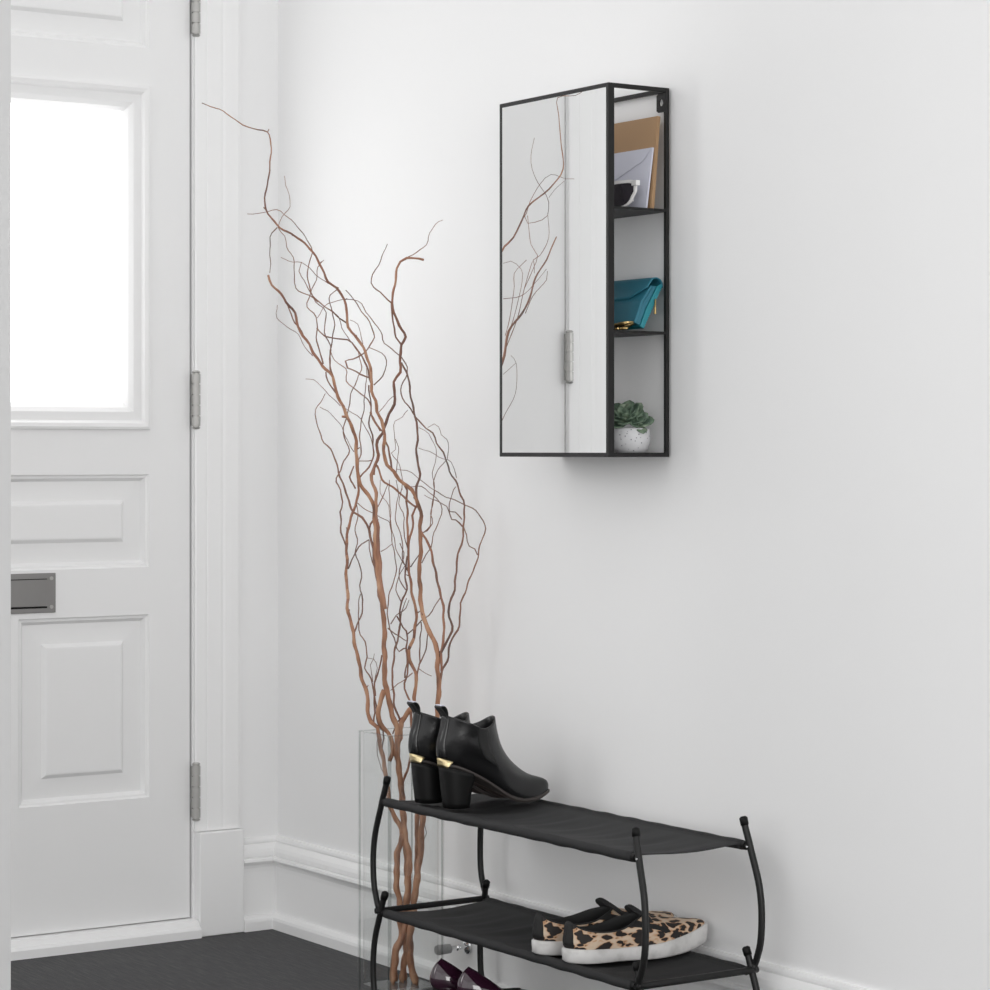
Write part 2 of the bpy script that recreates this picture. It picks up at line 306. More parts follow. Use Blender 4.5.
# ------------------------------------------------------------------ willow branches
# stem, kind, radii (0.01 mm), then the centre line in 0.1 mm steps
BR='''
A,m,734,192,6709 -1387 220 -3 -3 0 1 1 0 6 9 0 1 2 0 -5 -8 0 -3 -4 0 2 2 1 0 0 78 -3 -4 82 3 5 81 9 13 77 4 6 70 0 0 63 5 7 88 17 26 67 19 28 54 14 20 54 16 24 86 18 29 104 7 9 59 0 1 69 -3 -5 77 2 4 79 9 13 78 6 9 77 3 4 75 6 9 75 7 10 75 1 1 77 -5 -6 77 0 0 76 8 11 77 6 9 78 -1 -1 79 -1 -2 78 0 0 74 -4 -5 68 -16 -24 92 -13 -20 84 -6 -9 83 -5 -7 74 -5 -9 85 -1 0 75 1 1 84 -5 -8 72 -10 -14 77 -4 -6 82 3 5 84 1 1 66 -4 -7 66 -8 -8 68 -6 -3 71 -5 -1 77 -10 -8 69 -12 -11 75 -7 -3 80 -5 0 80 -11 -11 76 -14 -15 71 -8 -3 82 3 10 78 1 9 75 -1 3 74 -3 3 75 -5 -2 77 -14 -16 74 -21 -28 70 -17 -25 71 -9 -11 72 -8 -11 87 -12 -19 81 -11 -16 81 -7 -10 87 -9 -16 75 -14 -22 79 -7 -9 82 2 3 79 0 1 69 -3 -3 91 2 4 76 3 6 77 -7 -6 87 -10 -11 88 -1 4 87 6 12 83 -2 4 81 -9 -5 81 -6 -1 79 -6 0 79 -14 -7 85 -14 -6 74 -8 2 83 -8 3 83 -18 -7 75 -27 -13 86 -17 -3 82 -17 -1 92 -16 -4 63 -15 -2 68 -10 5 72 -8 6 74 -18 -3 72 -23 -8 74 -17 -2 78 -8 7 79 -9 6 78 -12 2 75 -7 6 74 -2 10 75 -7 2 72 -13 -6 68 -10 -6 62 -5 3 88 -1 7 76 -7 -5 66 -20 -25 73 -21 -33 69 -16 -30 57 -20 -42 56 -18 -47 56 -12 -38 63 -5 -25 73 -1 -16 82 0 -13 71 2 -11 81 5 -3 83 3 -7 80 1 -16 77 3 -7 76 7 4 74 5 0 74 -3 -26 92 -7 -37 86 -6 -28 83 -9 -30 73 -13 -34 65 -12 -28 70 -12 -22 82 -19 -31 79 -27 -37 70 -23 -26 69 -17 -14 71 -17 -11 70 -20 -12 73 -16 -8 73 -18 -7 70 -50 -35 78 -68 -51 60 -48 -31 54 -42 -23 66 -37 -20 59 -83 -52 107 -32 -16 70 -35 -18 85 -47 -35 77 -49 -43 69 -37 -36 81 -26 -27 83 -16 -18 82 -8 -7 85 -10 -15 82 -22 -42 66 -25 -56 54 -18 -50 63 -10 -39 76 -12 -46 70 -12 -52 54 -17 -66 51 -12 -51 51 -6 -39 81 -3 -26 92
A,t,385,192,6536 -1466 6714 -15 -6 85 -11 1 87 -20 -8 82 -22 -11 76 -16 -2 83 -14 -1 75 -24 -4 103 -6 5 62 -2 12 73 -9 7 78 -23 -7 80 -24 -6 80 -11 4 78 -10 5 73 -15 1 80 -11 4 80 -3 11 77 -6 4 74 -16 -8 67 -16 -10 60 -12 -4 97 -2 6 76 -4 1 74 -5 1 77 1 7 76 -1 3 77 -15 -21 81 -20 -34 77 -8 -17 66 0 -5 92 16 32 90 17 32 102 17 34 74 8 15 86 -6 -21 84 -1 -13 98 8 13 80 19 42 67 18 41 57 15 26 107 12 24 66 12 22 83 14 26 85 21 46 78 20 40 86 7 8 96 0 -6 75 2 -7 80 0 -11 77 3 -4 70 22 48 88 28 59 81 8 2 88 -4 -14 94 7 0 87 10 6 77 6 0 71 8 4 64 30 33 67 23 24 72 -9 -22 69 -26 -43 66 -17 -39 70 -5 -29 75 -7 -33 74 -8 -33 67 -7 -25 90 0 -6 84 3 3 82 5 7 98 7 12 64 10 21 74 6 11 75 2 3 65 1 4 90 6 11 66 30 52 115 82 80 62 50 54 0 47 54 -6 49 62 -8 48 66 -23
A,t,105,52,6534 -1136 12807 50 48 49 52 52 42 55 60 34 41 45 40 41 47 48 40 47 41 32 37 41 21 21 68 8 3 74 16 15 67 37 40 79 31 34 68 38 47 51 48 61 27
A,t,140,70,6452 -1278 12085 -29 -62 56 -33 -56 67 -36 -52 66 -43 -54 46 -35 -37 44 -37 -30 76 -3 8 70 7 19 79 27 42 84 34 47 76 16 29 77 8 21 79 13 24 67 22 35 79 14 26 75
A,t,157,157,6452 -1278 12085 -1 2 -80 1 8 -81 0 9 -84 0 9 -70 2 17 -72 1 16 -72 -2 8 -66 1 19 -78 10 46 -57 15 42 -58
A,t,332,70,6510 -1491 6731 -18 -10 74 -22 -12 71 -26 -16 72 -15 -3 78 -6 9 83 -16 -1 83 -28 -12 82 -23 -7 83 -16 0 81 -20 -4 79 -20 -4 82 -12 5 91 -8 5 69 -20 -7 73 -27 -16 74 -19 -9 74 -12 -3 70 -10 -7 59 -27 -30 83 -23 -33 62 -21 -33 57 -32 -62 46 -32 -78 47 -12 -36 52 -6 -26 72 -2 -20 80 -5 -29 73 -4 -27 64 -2 -27 89 -3 -27 76 -6 -33 62 -5 -29 56 -4 -25 82 1 -8 59 -3 -16 72 -8 -30 74 -10 -29 76 -10 -24 71 -13 -25 57 -32 -55 62 -32 -45 44 -24 -28 67 -14 -10 69 -22 -17 72 -26 -19 72 -19 -10 69 -19 -6 78 -18 -5 72 -5 9 82 20 30 67 36 45 64 22 35 78 21 33 78
A,t,175,157,6239 -1502 8285 -35 -56 -86 -8 -21 -107
A,t,454,350,6566 -1496 5299 -17 -27 -82 -14 -22 -85 -10 -17 -90 -12 -20 -77 -4 -7 -87 11 16 -84 12 18 -70 21 29 -69 29 42 -53 29 41 -50 30 38 -87 14 14 -88 7 2 -83 5 1 -87 -10 -22 -76 -15 -28 -71
A,t,559,524,6801 -1249 2805 -13 -19 -106 -10 -14 -74 -21 -33 -85 -18 -26 -82 -1 -1 -95 3 4 -100 -4 -6 -65 -1 -2 -73 1 2 -77 -2 -3 -82 -4 -6 -72 4 6 -79 15 22 -76 12 19 -73 4 5 -66 -1 -1 -83 1 1 -66 2 3 -79 -1 -1 -63 -1 -2 -70 7 10 -72 11 17 -73 2 3 -72
A,t,140,87,5928 -2159 10730 -20 -8 70 -26 -13 71 -20 -6 72 -7 6 73 -6 7 67 -14 3 82 -7 9 82 6 19 78 2 17 77 -6 9 78 -2 13 78 6 19 74 0 13 70 -21 -2 85 -27 -8 76 -18 -2 68 -27 -8 88 -29 -12 75 -17 -3 76 6 17 64 34 40 44 43 47 46
A,t,140,70,5759 -2264 11014 -26 -6 81 -32 -12 83 -28 -9 83 -30 -10 81 -29 -12 76 -15 0 75 -1 14 82 -1 12 77 -12 1 73 -13 -2 66 -13 -3 54 -37 -29 75 -49 -51 52 -33 -37 53 -5 -1 73 18 33 83 10 21 73 11 24 93 22 40 85 19 33 74 2 11 87 -4 0 78 6 13 61 23 40 69 32 51 59
A,t,140,70,5973 -2130 10589 -18 -10 72 -15 -5 78 -24 -12 74 -29 -17 70 -21 -7 68 -14 -2 61 -15 4 94 0 13 74 0 15 80 -16 1 79 -40 -19 79 -49 -27 77 -30 -10 84 -7 10 88 -5 13 90 0 15 86 -5 9 78 -42 -24 83 -61 -52 51 -48 -46 51 -35 -32 81 -33 -35 89 -24 -33 66 -22 -33 82 -19 -34 79 -17 -38 55 -16 -45 103 11 20 79 12 20 82
A,t,105,70,5283 -2918 13419 -21 -45 -51 -21 -44 -51 -14 -27 -68 0 2 -68 0 4 -79 -6 -6 -87 -3 0 -82 1 11 -78 -1 8 -79 -7 -6 -79 -6 -5 -79
A,t,70,52,5594 -2378 11157 -48 -33 55 -53 -38 69 -32 -25 49 -29 -22 60 -25 -18 72 -31 -31 80 -36 -44 47 -41 -63 39 -36 -65 49 -28 -61 55 -23 -59 47 -13 -43 47 -1 -17 85 9 14 72 5 3 75
A,t,140,122,5979 -2134 10501 -39 -35 72 -43 -35 72 -36 -24 67 -31 -14 83 -15 1 77
A,t,157,105,5469 -2448 11442 -33 -26 68 -28 -24 76 -35 -37 82 -42 -58 76 -20 -31 73 -13 -24 83 -12 -28 71 -11 -29 76 -7 -24 66
A,t,70,52,6039 -2075 10272 -38 -49 67 -45 -50 62 -53 -52 62 -42 -33 61 -48 -35 63 -50 -36 55 -44 -29 50 -58 -40 46 -59 -48 9 -57 -48 4
A,t,70,52,6114 -1841 9465 -11 -48 65 -9 -41 73 -7 -31 73 -11 -35 56 -11 -34 87 -8 -21 83 -19 -37 64 -31 -51 62 -35 -48 65 -29 -35 53 -39 -42 46 -49 -50 27 -49 -43 36
A,t,87,52,6222 -1522 9570 -3 -32 123 -4 -26 65 -8 -39 72 -9 -45 68 -6 -39 74 -9 -43 76 -18 -61 57 -25 -69 37 -26 -62 41 -29 -58 44
A,t,245,175,6090 -1985 10084 -36 -72 4
A,t,157,122,6122 -1723 9025 18 43 60 23 54 54 20 47 60 14 30 66 12 23 60 10 19 69 4 2 66 -1 -11 69 1 -8 76 5 1 72 2 -9 81 -5 -30 77 -5 -32 72 1 -12 68 9 9 89 10 14 73 7 8 67 5 -2 86 3 -9 91 -1 -22 80 -1 -17 90 5 -1 91
A,t,87,87,6124 -1771 9307 32 100 -1 29 84 1 26 65 17
A,t,122,70,6118 -1788 9289 17 42 60 13 25 72 4 0 67 4 -7 83 0 -20 88 2 -10 68 5 3 72 9 11 80 8 4 97 6 6 65 11 19 71 11 20 76 6 2 82 2 -8 82 6 5 78 7 11 72 6 6 78 4 1 75 6 9 71 7 10 71 0 -5 71 0 -3 73
A,t,157,140,6085 -1795 8819 -8 -38 69 -10 -44 67 -3 -28 71 16 33 96 18 35 97
A,t,122,70,6255 -1460 8478 20 33 62 16 28 65 16 28 68 16 29 73 12 25 79 17 30 76
A,t,105,87,6327 -1555 7444 -38 -19 91 -30 -12 103 -17 -6 62 -16 -5 70 -9 3 74 -9 2 72
A,t,192,175,6215 -1497 9060 6 9 125 10 19 69 10 24 -35 15 29 -71 13 20 -87 14 20 -80 31 41 -55 43 53 -36 46 49 -34 37 35 -38 44 35 -52 62 35 -53 65 25 -47 72 24 -66 87 31 -58 88 34 -51
L,m,594,210,6724 -1191 220 -5 -7 0 -7 -11 0 -4 -6 0 3 5 0 1 1 0 -5 -7 0 -2 -4 0 4 6 54 6 10 73 5 7 74 5 8 73 10 14 72 9 15 70 3 4 68 -3 -5 70 -1 -2 71 4 7 76 5 8 83 1 1 69 3 4 74 7 10 77 3 5 80 -5 -8 82 -6 -8 80 3 4 77 5 8 74 1 1 80 -1 -2 79 1 2 77 0 0 75 -7 -11 73 -8 -12 71 -2 -3 70 4 7 80 1 1 79 -5 -7 76 -4 -6 72 -2 -4 69 -6 -8 63 -13 -20 80 -12 -17 68 -6 -9 66 -6 -9 68 -20 -31 86 -29 -43 75 -23 -34 82 -19 -28 79 -20 -31 80 -11 -17 103 1 1 65 -2 -2 71 -11 -11 75 -12 -13 76 -7 -5 77 -7 -6 73 -14 -16 82 -12 -13 82 -8 -6 84 -14 -16 79 -22 -28 74 -20 -26 73 -15 -16 75 -42 0 70 -18 -19 72 -16 -14 73 -11 -7 77 -16 -12 77 -23 -22 73 -19 -17 71 -11 -3 66 -5 8 89 -6 6 75 -13 -2 81 -15 -6 70 -21 -13 73 -29 -23 72 -28 -21 76 -15 -5 67 -10 2 71 -14 -2 72 -19 -10 70 -18 -9 71 -16 -7 74 -19 -11 74 -22 -17 74 -16 -9 73 -8 2 72 -9 1 82 -15 -11 76 -15 -14 71 -11 -10 68 -14 -15 78 -15 -22 69 -11 -15 81 -1 6 79 3 14 87 -4 -2 89 -5 -11 81 -4 -7 93 -3 -6 86 -3 -9 86 3 6 87 7 17 87 2 1 90 -3 -12 71 -1 -8 73 3 3 72 3 5 67 2 0 81 2 1 75 6 14 72 8 21 69 6 15 72 4 13 75 9 23 73 13 32 73 9 26 78 7 19 87 9 23 90 4 12 88 -5 -7 85 -3 -1 81 -2 4 82
L,t,157,70,5902 -1889 7825 -8 -27 75 -10 -28 73 -11 -27 73 -4 -2 82 2 10 84 -3 1 71 -14 -13 124 11 29 80 2 15 95 -12 -10 71 -13 -8 74 -10 -4 65 -30 -25 80 -32 -28 62 -7 8 72 18 32 60 19 38 79 6 25 91 10 25 68 23 39 62 20 36 61 4 17 62 -24 -12 79 -38 -25 79 -33 -16 77 -26 -6 83 -13 9 92 8 26 80 10 30 91 1 25 102 2 18 71 2 21 81 -9 13 87 -7 14 87 15 33 82 25 41 82 10 29 83 5 20 67 30 51 107 -7 9 65 -29 -6 76 -26 -7 66 -24 -1 81 -31 -7 78 -44 -24 60 -50 -31 51 -45 -28 60 -43 -25 72 -46 -32 71 -38 -28 72 -27 -12 112 -31 -23 97 -41 -54 59 -32 -48 59
L,t,140,87,6000 -1765 6291 7 24 66 5 21 67 8 26 64 13 34 64 7 26 71 -3 9 79 -7 3 77 -3 6 73 -11 -7 89 -18 -24 85 -8 -6 90 5 17 68 4 16 69 -3 0 74 -7 -12 70 -8 -19 70 -9 -24 74 -11 -31 72 -6 -20 68 6 12 86 10 25 80 2 -1 82 -6 -25 72 -4 -18 71 2 1 69 10 27 87 8 19 89 1 2 69 -3 -10 72 -5 -14 71
L,t,175,87,6360 -1589 4639 -6 1 80 -2 9 83 5 19 84 -9 1 83 -12 -4 78 -7 2 70 -4 5 61 -15 -3 97 -15 -7 60 -14 -5 68 -18 -8 71 -30 -25 69 -37 -34 60 -26 -21 60 0 22 98 4 27 95 -16 -2 83 -16 1 94 -20 -8 88 -31 -28 64 -31 -35 56 -22 -16 83 -7 4 70 -9 1 81 -10 -2 84 -4 7 82 -3 7 70 -8 0 94 0 12 78 7 25 75
L,t,157,140,6326 -1554 5178 16 7 -80 18 12 -78 13 5 -84 2 -8 -71 6 -1 -74 15 13 -70 15 14 -64 13 10 -75 11 8 -67 10 8 -68 31 -18 -67 -6 -14 -69 -3 -9 -70
L,t,175,140,6335 -1543 5178 -10 1 76 -13 -4 76 -7 7 75 7 21 67 10 27 76 6 23 74 5 20 71 3 25 100 -3 18 99
L,t,70,52,6286 -1561 5421 -15 -4 79 -17 -4 81 -16 -3 75 -13 -3 63 22 50 103 -1 19 92
L,t,70,52,6308 -1533 5422 -4 12 85 2 19 83 3 20 76 -25 -11 94 -35 -30 60 -71 -86 18
L,t,140,105,5910 -1845 7401 13 32 76 10 28 78 14 36 74 14 39 79 16 42 79 18 54 54 22 66 38 19 55 35
L,t,87,52,5976 -1708 8582 19 52 -53 20 59 -53 22 71 -45 28 94 -43 18 62 -34 23 72 -46 26 71 -34 24 59 -27 20 41 -60 7 9 -75 5 3 -73 12 4 -102 8 -7 -101
L,t,87,52,6363 -1607 4464 31 -19 -76 6 2 -82 4 2 -79 9 8 -72 23 29 -83 21 28 -77 16 18 -73 28 37 -67 28 40 -50
C,m,629,175,6576 -1182 220 6 9 0 6 9 0 6 10 0 4 5 0 2 2 0 5 9 0 10 14 0 2 3 30 -6 -8 84 -1 -2 80 6 9 74 8 12 80 10 15 75 14 21 69 16 24 63 10 14 62 -4 -5 84 -10 -14 71 3 3 93 7 11 62 7 11 69 8 11 75 11 17 77 11 16 78 2 4 77 -1 -3 76 4 6 74 10 15 73 8 12 75 3 5 78 5 7 81 5 9 73 2 2 77 -3 -5 80 1 2 79 9 14 79 8 11 79 -1 0 78 -1 -3 75 0 1 74 -2 -3 72 -6 -9 73 -5 -7 74 4 5 78 6 9 82 0 0 66 -5 -8 69 -4 -5 70 0 0 72 -1 -2 73 -4 -6 74 4 -4 76 10 5 76 9 2 76 0 -9 69 -5 -14 68 -2 -9 69 4 -3 71 2 -4 70 -1 -8 71 3 -4 72 8 2 72 7 0 73 -66 30 64 -14 -9 73 -5 -2 78 4 6 81 -1 4 81 -4 1 81 2 5 79 1 6 76 -7 -2 70 -13 -5 65 -7 -1 57 9 15 116 9 12 85 1 6 67 -1 3 59 -5 2 76 -21 -11 65 -40 -25 73 -42 -28 86 -18 -10 81 -7 0 131 15 15 62 28 27 70 24 23 73 5 7 73 -1 2 76 7 9 80 12 12 66 7 8 70 -4 -3 73 -9 -9 73 -9 -10 71 -12 -14 73 -16 -20 74 -10 -16 79 1 -3 71 4 -2 73 -5 -11 73 -8 -18 71 -5 -13 66 4 -4 79 5 -4 74 3 -5 69 3 -4 61 7 -5 92 8 -1 84 10 1 79 18 10 87 23 18 75 21 16 89 8 1 77 -4 -16 131 28 24 86 27 24 84 33 33 51
C,t,210,175,6601 -1033 7811 7 -1 71 4 -5 70 5 -4 71 4 -2 70 -2 -7 70 -3 -8 72 5 1 73 10 6 73 0 -2 70 -8 -10 65 -8 -8 80 5 4 78 6 5 69 0 1 53 -35 -25 71
C,t,454,420,6675 -954 4998 -72 -59 -91 -33 -29 -59 -32 -29 -74 -38 -33 -65 -25 -26 -57 -5 -14 -62 6 0 -91 6 -2 -62 64 -47 -63 -3 -7 -79 1 -2 -82 -5 -10 -82 -3 -8 -79
C,t,140,70,6516 -1042 5483 -2 3 81 7 11 87 17 18 88 -2 3 86 -7 -3 77 -2 1 64 -1 1 42 -45 -40 -9 -56 -57 -53 -20 -38 61 -8 -15 93 -10 -24 90 -18 -40 76 -12 -32 80 -3 -16 87 -3 -17 90 -2 -16 93 7 4 89 8 8 72 6 1 72 6 1 90 12 15 67 18 29 73 15 23 79 13 17 79 13 17 69 13 12 99 1 -14 89 -2 -18 85 3 -9 93 -3 -19 93 -9 -25 82 -1 -9 69 2 1 64 -1 -6 78 -11 -14 68 -9 -9 74 2 8 88 2 10 104 -7 -4 61 -9 -5 66 -6 1 72 -6 2 75 -11 -3 77 -12 -2 77 1 12 77 -6 4 75
C,t,87,52,6572 -1015 7405 -39 -59 88 -17 -27 55 -20 -31 71 -14 -44 75 -9 -33 78 0 -10 85 0 -10 88 -10 -24 80 -13 -20 67 -8 -9 85 -5 -4 79 -12 -10 80 -10 -5 91 -10 -3 92 -36 -29 80 -54 -45 65 -39 -26 75 -12 2 79 -4 8 77 -8 5 76
C,t,105,70,6579 -998 7334 -16 -27 61 -16 -27 62 -15 -27 70 -8 -18 67 3 -6 78 12 4 78 4 -3 67 -3 -14 90 -9 -18 96 -9 -14 59 -11 -24 67 -17 -30 71 -11 -17 76 -1 1 72 5 11 84 1 7 92 6 14 88 10 18 79 -3 2 74 -12 -9 70 -13 -7 68 -14 -9 69
C,t,105,70,6597 -1030 7758 -6 -18 70 -11 -22 69 -6 -16 81 1 -7 76 -2 -7 85 3 -1 86 8 5 81 -13 -15 92 -39 -32 76 -20 -22 82 4 10 91 13 17 93 17 16 92
C,t,87,52,6341 -1430 7713 46 69 45 30 45 43 31 51 45
C,t,105,87,6528 -1029 7034 -32 -45 78 -26 -39 82 -3 -17 65 5 -3 73 9 7 73 16 12 68 23 19 67 20 15 68 8 -1 85 -19 -33 85 -18 -28 85
C,t,122,87,6604 -980 7440 35 35 71 35 36 71 36 37 71
C,t,192,157,6475 -1120 4762 -21 -24 70 -22 -26 70 -24 -27 84 -7 -5 65 0 6 70 -1 4 75 -11 -10 78 -11 -12 84 -3 0 65 0 3 73 -3 -1 75 -2 0 77 6 12 73 7 14 68 2 6 59 -1 -1 89 6 11 74 12 22 62 11 20 59 6 11 80 4 5 74 8 13 74 11 11 82 -1 -4 86 -3 -8 81 5 2 72 11 7 69 13 10 70 21 19 71 31 28 72 25 22 87 0 -6 66 -9 -18 73 -4 -13 75 8 1 76 9 4 64 11 2 85 10 3 73 14 7 72
C,t,122,87,6343 -1287 6363 22 53 -52 28 63 -52 29 59 -33 42 51 -49 52 48 -43
C,t,105,70,6366 -1243 6433 23 43 78 23 42 74 25 53 44 45 50 35 34 35 49 23 20 72 20 18 72
C,t,175,140,6620 -990 5066 -39 -24 76 -33 -20 78 -29 -17 75 -6 2 100 20 20 74 18 19 87 0 6 96 0 5 85 -3 1 76 -13 -7 72 -15 -10 71 -3 -1 72 10 12 76 5 6 78 -7 -6 73 -8 -7 51 -45 -44 68 -20 -21 59 -22 -32 71 -14 -38 70
C,t,122,87,6523 -1005 6247 53 50 59 52 48 59 42 39 64 46 42 70 49 44 43 56 48 49 43 38 73 24 24 68 32 28 69 37 33 67 34 30 68
C,t,140,105,6694 -904 5524 8 12 85 18 22 108 8 10 68 -9 -1 82 -7 2 87 2 7 87 -3 3 81 -4 1 73 6 9 71 11 12 69 -4 1 68 -7 -3 70
C,t,140,87,6714 -875 5718 28 26 67 25 23 71 22 21 69 19 19 68 6 12 92 0 7 89 7 11 92 -7 0 72 -27 -16 68 -32 -22 67 -18 -12 71
C,t,87,52,6701 -888 5665 70 47 -52 65 42 -42 88 58 -38
C,t,105,70,6626 -951 5575 -48 -40 -50 -57 -48 -66 -46 -39 -42 -49 -57 -39 -31 -54 -60 -31 -53 -57
C,t,157,122,6619 -1002 4890 -57 -47 -51 -57 -46 -54 -42 -46 -57 -32 -51 -41 -33 -55 -49 -16 -29 -60 -14 -26 -62
C,t,262,210,6634 -991 4891 7 0 -82 7 1 -85 8 2 -84 13 6 -79 3 0 -71 55 -50 -84 -7 -1 -76 1 6 -96 -5 0 -68 -16 -12 -78 -18 -14 -82 -14 -12 -83 -17 -17 -73 -19 -21 -57 -22 -27 -105 -16 -22 -74
C,t,105,70,6464 -1085 6821 -17 -29 71 -10 -35 69 -6 -27 73 9 4 89 16 24 94 15 19 85 36 37 83 35 34 73
C,t,105,70,6425 -1110 6361 9 14 71 12 11 71 6 3 73 10 7 69 23 20 85 23 20 82 26 23 80
R,m,699,79,7004 -1118 220 3 5 0 3 6 0 1 0 0 -1 -1 0 2 3 0 1 1 0 -10 -15 14 -18 -27 79 -14 -21 81 -9 -14 82 -9 -13 75 -7 -10 85 2 3 80 4 5 78 -4 -5 78 -6 -10 81 1 2 70 7 11 67 7 10 68 5 7 72 7 12 76 11 16 82 4 6 69 -2 -4 75 0 0 79 8 13 79 10 15 79 5 7 80 5 7 77 7 12 73 5 7 79 0 0 77 2 2 74 9 15 72 12 18 71 7 10 73 2 2 78 2 4 69 3 5 69 -1 -2 71 -4 -6 72 1 2 72 8 12 73 8 12 73 2 2 76 -1 -1 69 3 4 69 4 7 71 3 3 71 1 3 73 8 10 72 17 15 73 15 9 74 7 -2 76 7 -2 70 13 5 71 16 8 71 14 5 73 15 4 73 21 10 71 24 12 71 17 4 71 8 -5 71 35 -20 72 24 2 84 20 8 83 9 6 82 11 7 80 15 11 77 8 4 74 -2 -4 70 -1 -3 64 10 5 87 14 8 75 5 1 66 1 -2 61 2 -2 59 5 0 84 -3 -7 73 -12 -15 86 -3 -6 68 10 3 78 8 3 82 -3 -7 78 -9 -11 68 -16 -16 96 -27 -24 79 -35 -26 70 -30 -22 64 -27 -17 64 -24 -15 70 -23 -13 57 -25 -12 62 -19 -8 71 -14 -4 80 -17 -5 71 -16 -4 77 -3 4 83 1 7 85 -16 -1 82 -19 -4 69 -10 1 71 -3 5 73 -4 5 71 -7 3 68 -1 6 64 10 13 85 3 10 78 -12 1 75 -13 0 74 -7 4 76 -7 4 76 -12 -1 73 -7 0 71 11 11 89 10 11 84 -12 -5 79 -27 -16 68 -23 -16 67 -18 -14 67 -28 -27 96 -30 -32 79 -59 -68 73 -38 -50 46 -36 -59 54 -9 -55 74 -6 -49 78 -14 -64 55 -12 -60 56 -2 -33 89 1 -25 102 2 -13 74 7 1 78 10 11 75 7 -2 103 -3 -20 95 -4 -16 86 -7 -19 80 -22 -39 76 -22 -32 80 -4 -2 89 -10 -9 90 -33 -33 85 -27 -20 85 -3 4 70 -2 5 71 -14 -3 91 -11 2 102 -10 0 70 -22 -10 69 -31 -18 69 -26 -12 72 -23 -8 78 -36 -19 81 -44 -29 66 -47 -32 74 -46 -36 70 -42 -36 54 -44 -42 82 -13 -11 94 -2 0 68 -4 -3 78 -6 -6 79 -5 -8 75 -12 -23 88 -19 -40 77 -16 -41 70 -18 -54 65 -23 -73 50 -18 -69 47 -6 -43 72 1 -29 83 -4 -44 81 -5 -42 63 -4 -36 73 -5 -37 72 -11 -44 57 -18 -55 59 -17 -43 54 -19 -41 52 -27 -48 43 -33 -50 36 -36 -47 42 -41 -47 44 -48 -49 33 -57 -54 33 -49 -40 42 -47 -34 59 -45 -30 63 -41 -28 51 -58 -39 76 -32 -18 72 -16 -7 59 -16 -2 97 -7 1 59 3 10 70 11 19 76 6 15 80 2 11 80 6 14 74 6 14 83 -4 5 84 -5 2 82 4 10 78 6 13 78 -3 3 81 -10 -6 85 -7 -6 81 -11 -13 71 -18 -26 50 -40 -65 29 -43 -83 10 -33 -78 20 -29 -81 22 -27 -88 32 -14 -61 39 -15 -71 48 -17 -75 43 -15 -63 44 -19 -69 53 -25 -67 33 -31 -71 18 -35 -68 23 -39 -63 32 -43 -62 30
R,t,227,210,7462 -878 5667 3 -3 80 2 -3 81 -2 -7 83 4 -2 88 21 12 90 15 8 81 8 1 100 11 4 95 5 1 66 -2 -5 71 -8 -9 87 3 0 65 8 5 73 -3 -4 77 -20 -14 75 -21 -13 71 -12 -7 72 -15 -6 73 -23 -11 69 -23 -9 68 -12 -3 66 -11 -1 75 -24 -7 68 -29 -10 64 -23 -5 63 -15 1 84 -20 -2 80 -43 -12 81 -40 -12 69 -45 -14 73 -59 -24 68 -47 -20 71
R,t,227,61,7433 -918 5909 35 25 73 32 23 76 33 23 71 28 20 64 41 29 93 35 25 81 9 2 81 -18 -21 84 -23 -23 76 -5 -9 94 13 6 98 11 7 64 22 13 69 31 21 70 24 16 73 6 2 78 -1 -3 80 11 7 79 16 10 78 4 2 84 -1 1 86 9 6 82 7 6 64 28 18 80 32 21 78 13 9 64 11 9 82 -6 2 89 -3 5 87 7 9 70 2 7 75 -10 1 75 -5 4 68 4 7 56 -25 -3 96 -60 -19 80 -32 -8 62 -27 -4 75 -30 -5 74 -38 -12 58 -73 -27 73 -51 -17 78 -18 -4 67 -26 -9 70 -29 -12 62 -24 -10 71 -26 -14 67 -54 -36 73 -49 -38 81 -17 -18 95 -26 -29 82 -37 -41 40 -41 -52 42 -31 -45 59 -32 -55 70 -31 -54 65 -20 -40 69 -14 -33 70 -23 -42 61 -32 -50 62 -23 -37 72 -10 -19 69 -1 -8 71 11 6 69 24 19 66 35 31 72 23 18 68 8 -2 123 -21 -24 64 -48 -45 98 -38 -38 48 -41 -52 54 -45 -49 61 -49 -47 50 -44 -39 40 -27 -17 63 -14 -1 83 -24 -14 61 -44 -28 71 -56 -36 73 -51 -32 78 -47 -33 68 -40 -29 52 -39 -28 92 -25 -20 60 -45 -47 47 -56 -68 24 -50 -72 8 -47 -78 -2 -44 -83 -24 -34 -72 -27 -34 -78 -25 -28 -65 -49 -18 -34 -64 -18 -29 -74 -21 -41 -66
R,t,227,157,6972 -1081 8644 -3 -4 76 -2 -4 82 6 3 70 24 19 72 24 18 66 8 5 71 -11 -16 88 -7 -12 56 -3 -10 68 -3 -10 74 -4 -14 76 3 -7 74 15 7 75 16 10 77 6 -6 79 1 -10 74 5 -5 60 3 -13 104 -8 -29 88 -3 -19 80 3 -12 87 -3 -19 79 -11 -31 97 1 -16 100 7 -3 81 -1 -13 87 -10 -21 86 -13 -22 86 -31 -36 81 -31 -30 83
